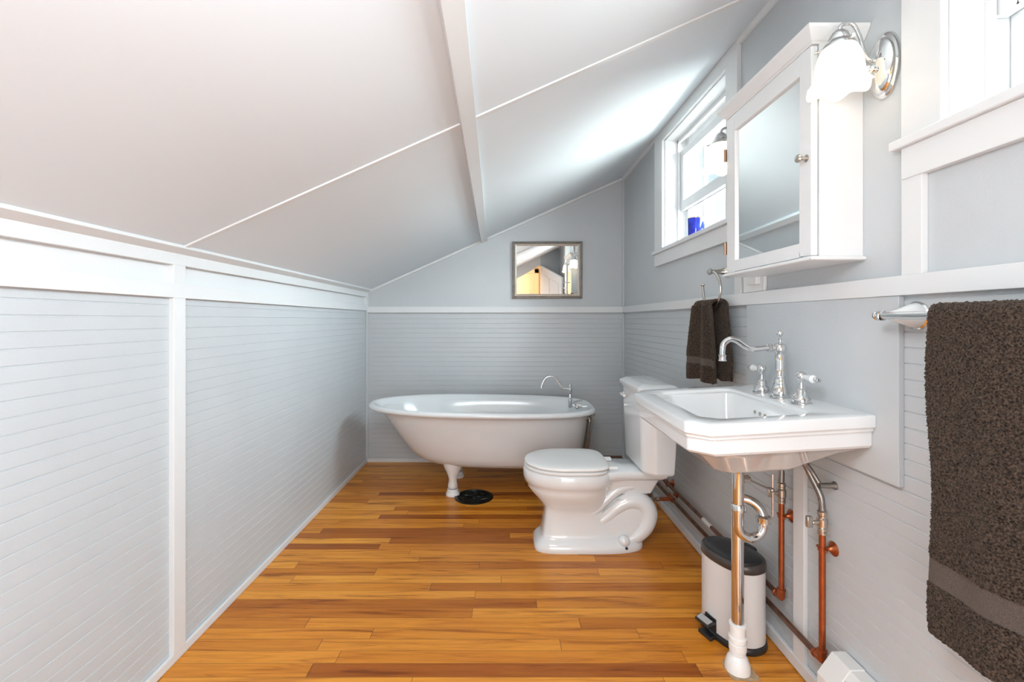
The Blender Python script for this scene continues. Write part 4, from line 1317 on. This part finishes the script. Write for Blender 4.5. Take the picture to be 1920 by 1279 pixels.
us = frange(0, BZ - TZF + 0.055, 330) + frange(BZ - TZF + 0.06, Ltot, 60)
vs2 = frange(0.48, 0.72, 30) + frange(0.724, 0.922, 96)
add_towel('bath_towel', bath_fn, us, vs2, 0.0038, 400, 0.0065, bath_band,
          'large dark brown bath towel draped over the towel bar', 'towel')
for o in list(C.objects):
    if o.name in ('hand_towel', 'bath_towel'):
        me = o.data
        org = Vector(o['_o'])
        z0, z1 = ((0.868 + 0.068, 0.868 + 0.098) if o.name == 'hand_towel' else (0.605, 0.655))
        for p in me.polygons:
            c = p.center + org
            if z0 < c.z < z1 and c.x < RX + 0.005:
                p.material_index = 1

# ------------------------------------------------------------------ framed mirror on the back wall
MX0, MX1, MZ0, MZ1 = 0.064, 0.622, 1.299, 1.753
mr = thing('wall_mirror', 'small rectangular mirror in a pewter frame on the back wall', 'mirror', ((MX0 + MX1) / 2, YB - 0.002, MZ0), rot=(R(0.67), 0, 0))
def frame_ring(o, y):
    return [(MX0 + o, y, MZ0 + o), (MX1 - o, y, MZ0 + o), (MX1 - o, y, MZ1 - o), (MX0 + o, y, MZ1 - o)]
yb = YB - 0.004
MB().loft([frame_ring(0.004, yb), frame_ring(0.0, yb - 0.010), frame_ring(0.003, yb - 0.018), frame_ring(0.012, yb - 0.021), frame_ring(0.019, yb - 0.016), frame_ring(0.021, yb - 0.012), frame_ring(0.021, yb)], False, False).build('frame', M['pewter'], mr, smooth=False)
MB().loft([frame_ring(0.021, yb - 0.002), frame_ring(0.021, yb - 0.015), frame_ring(0.026, yb - 0.016), frame_ring(0.029, yb - 0.011), frame_ring(0.034, yb - 0.009), frame_ring(0.037, yb - 0.006), frame_ring(0.037, yb - 0.002)], False, False).build('inner_frame', M['champagne'], mr, smooth=False)
MB().box(MX0 + 0.034, MX1 - 0.034, yb - 0.0055, yb - 0.0015, MZ0 + 0.034, MZ1 - 0.034).build('mirror_glass', M['mirror'], mr, smooth=False)

# ------------------------------------------------------------------ blue tumbler on the window sill
gx, gy = 1.016, 2.405
tm = thing('tumbler', 'cobalt blue glass tumbler on the far window sill', 'glass', (gx, gy, SILL))
MB().lathe([(0.036, 0.001), (0.039, 0.004), (0.041, 0.02), (0.043, 0.112), (0.040, 0.112), (0.037, 0.014), (0.002, 0.012)], (gx, gy, SILL), seg=40).build('glass_body', M['cobalt'], tm)
MB().lathe([(0.0432, 0.109), (0.0436, 0.112), (0.042, 0.1145), (0.0396, 0.113), (0.0396, 0.111)], (gx, gy, SILL), seg=40, cap0=False, cap1=False).build('gold_rim', M['gold'], tm)

for o in scene.objects:
    if '_o' in o:
        del o['_o']
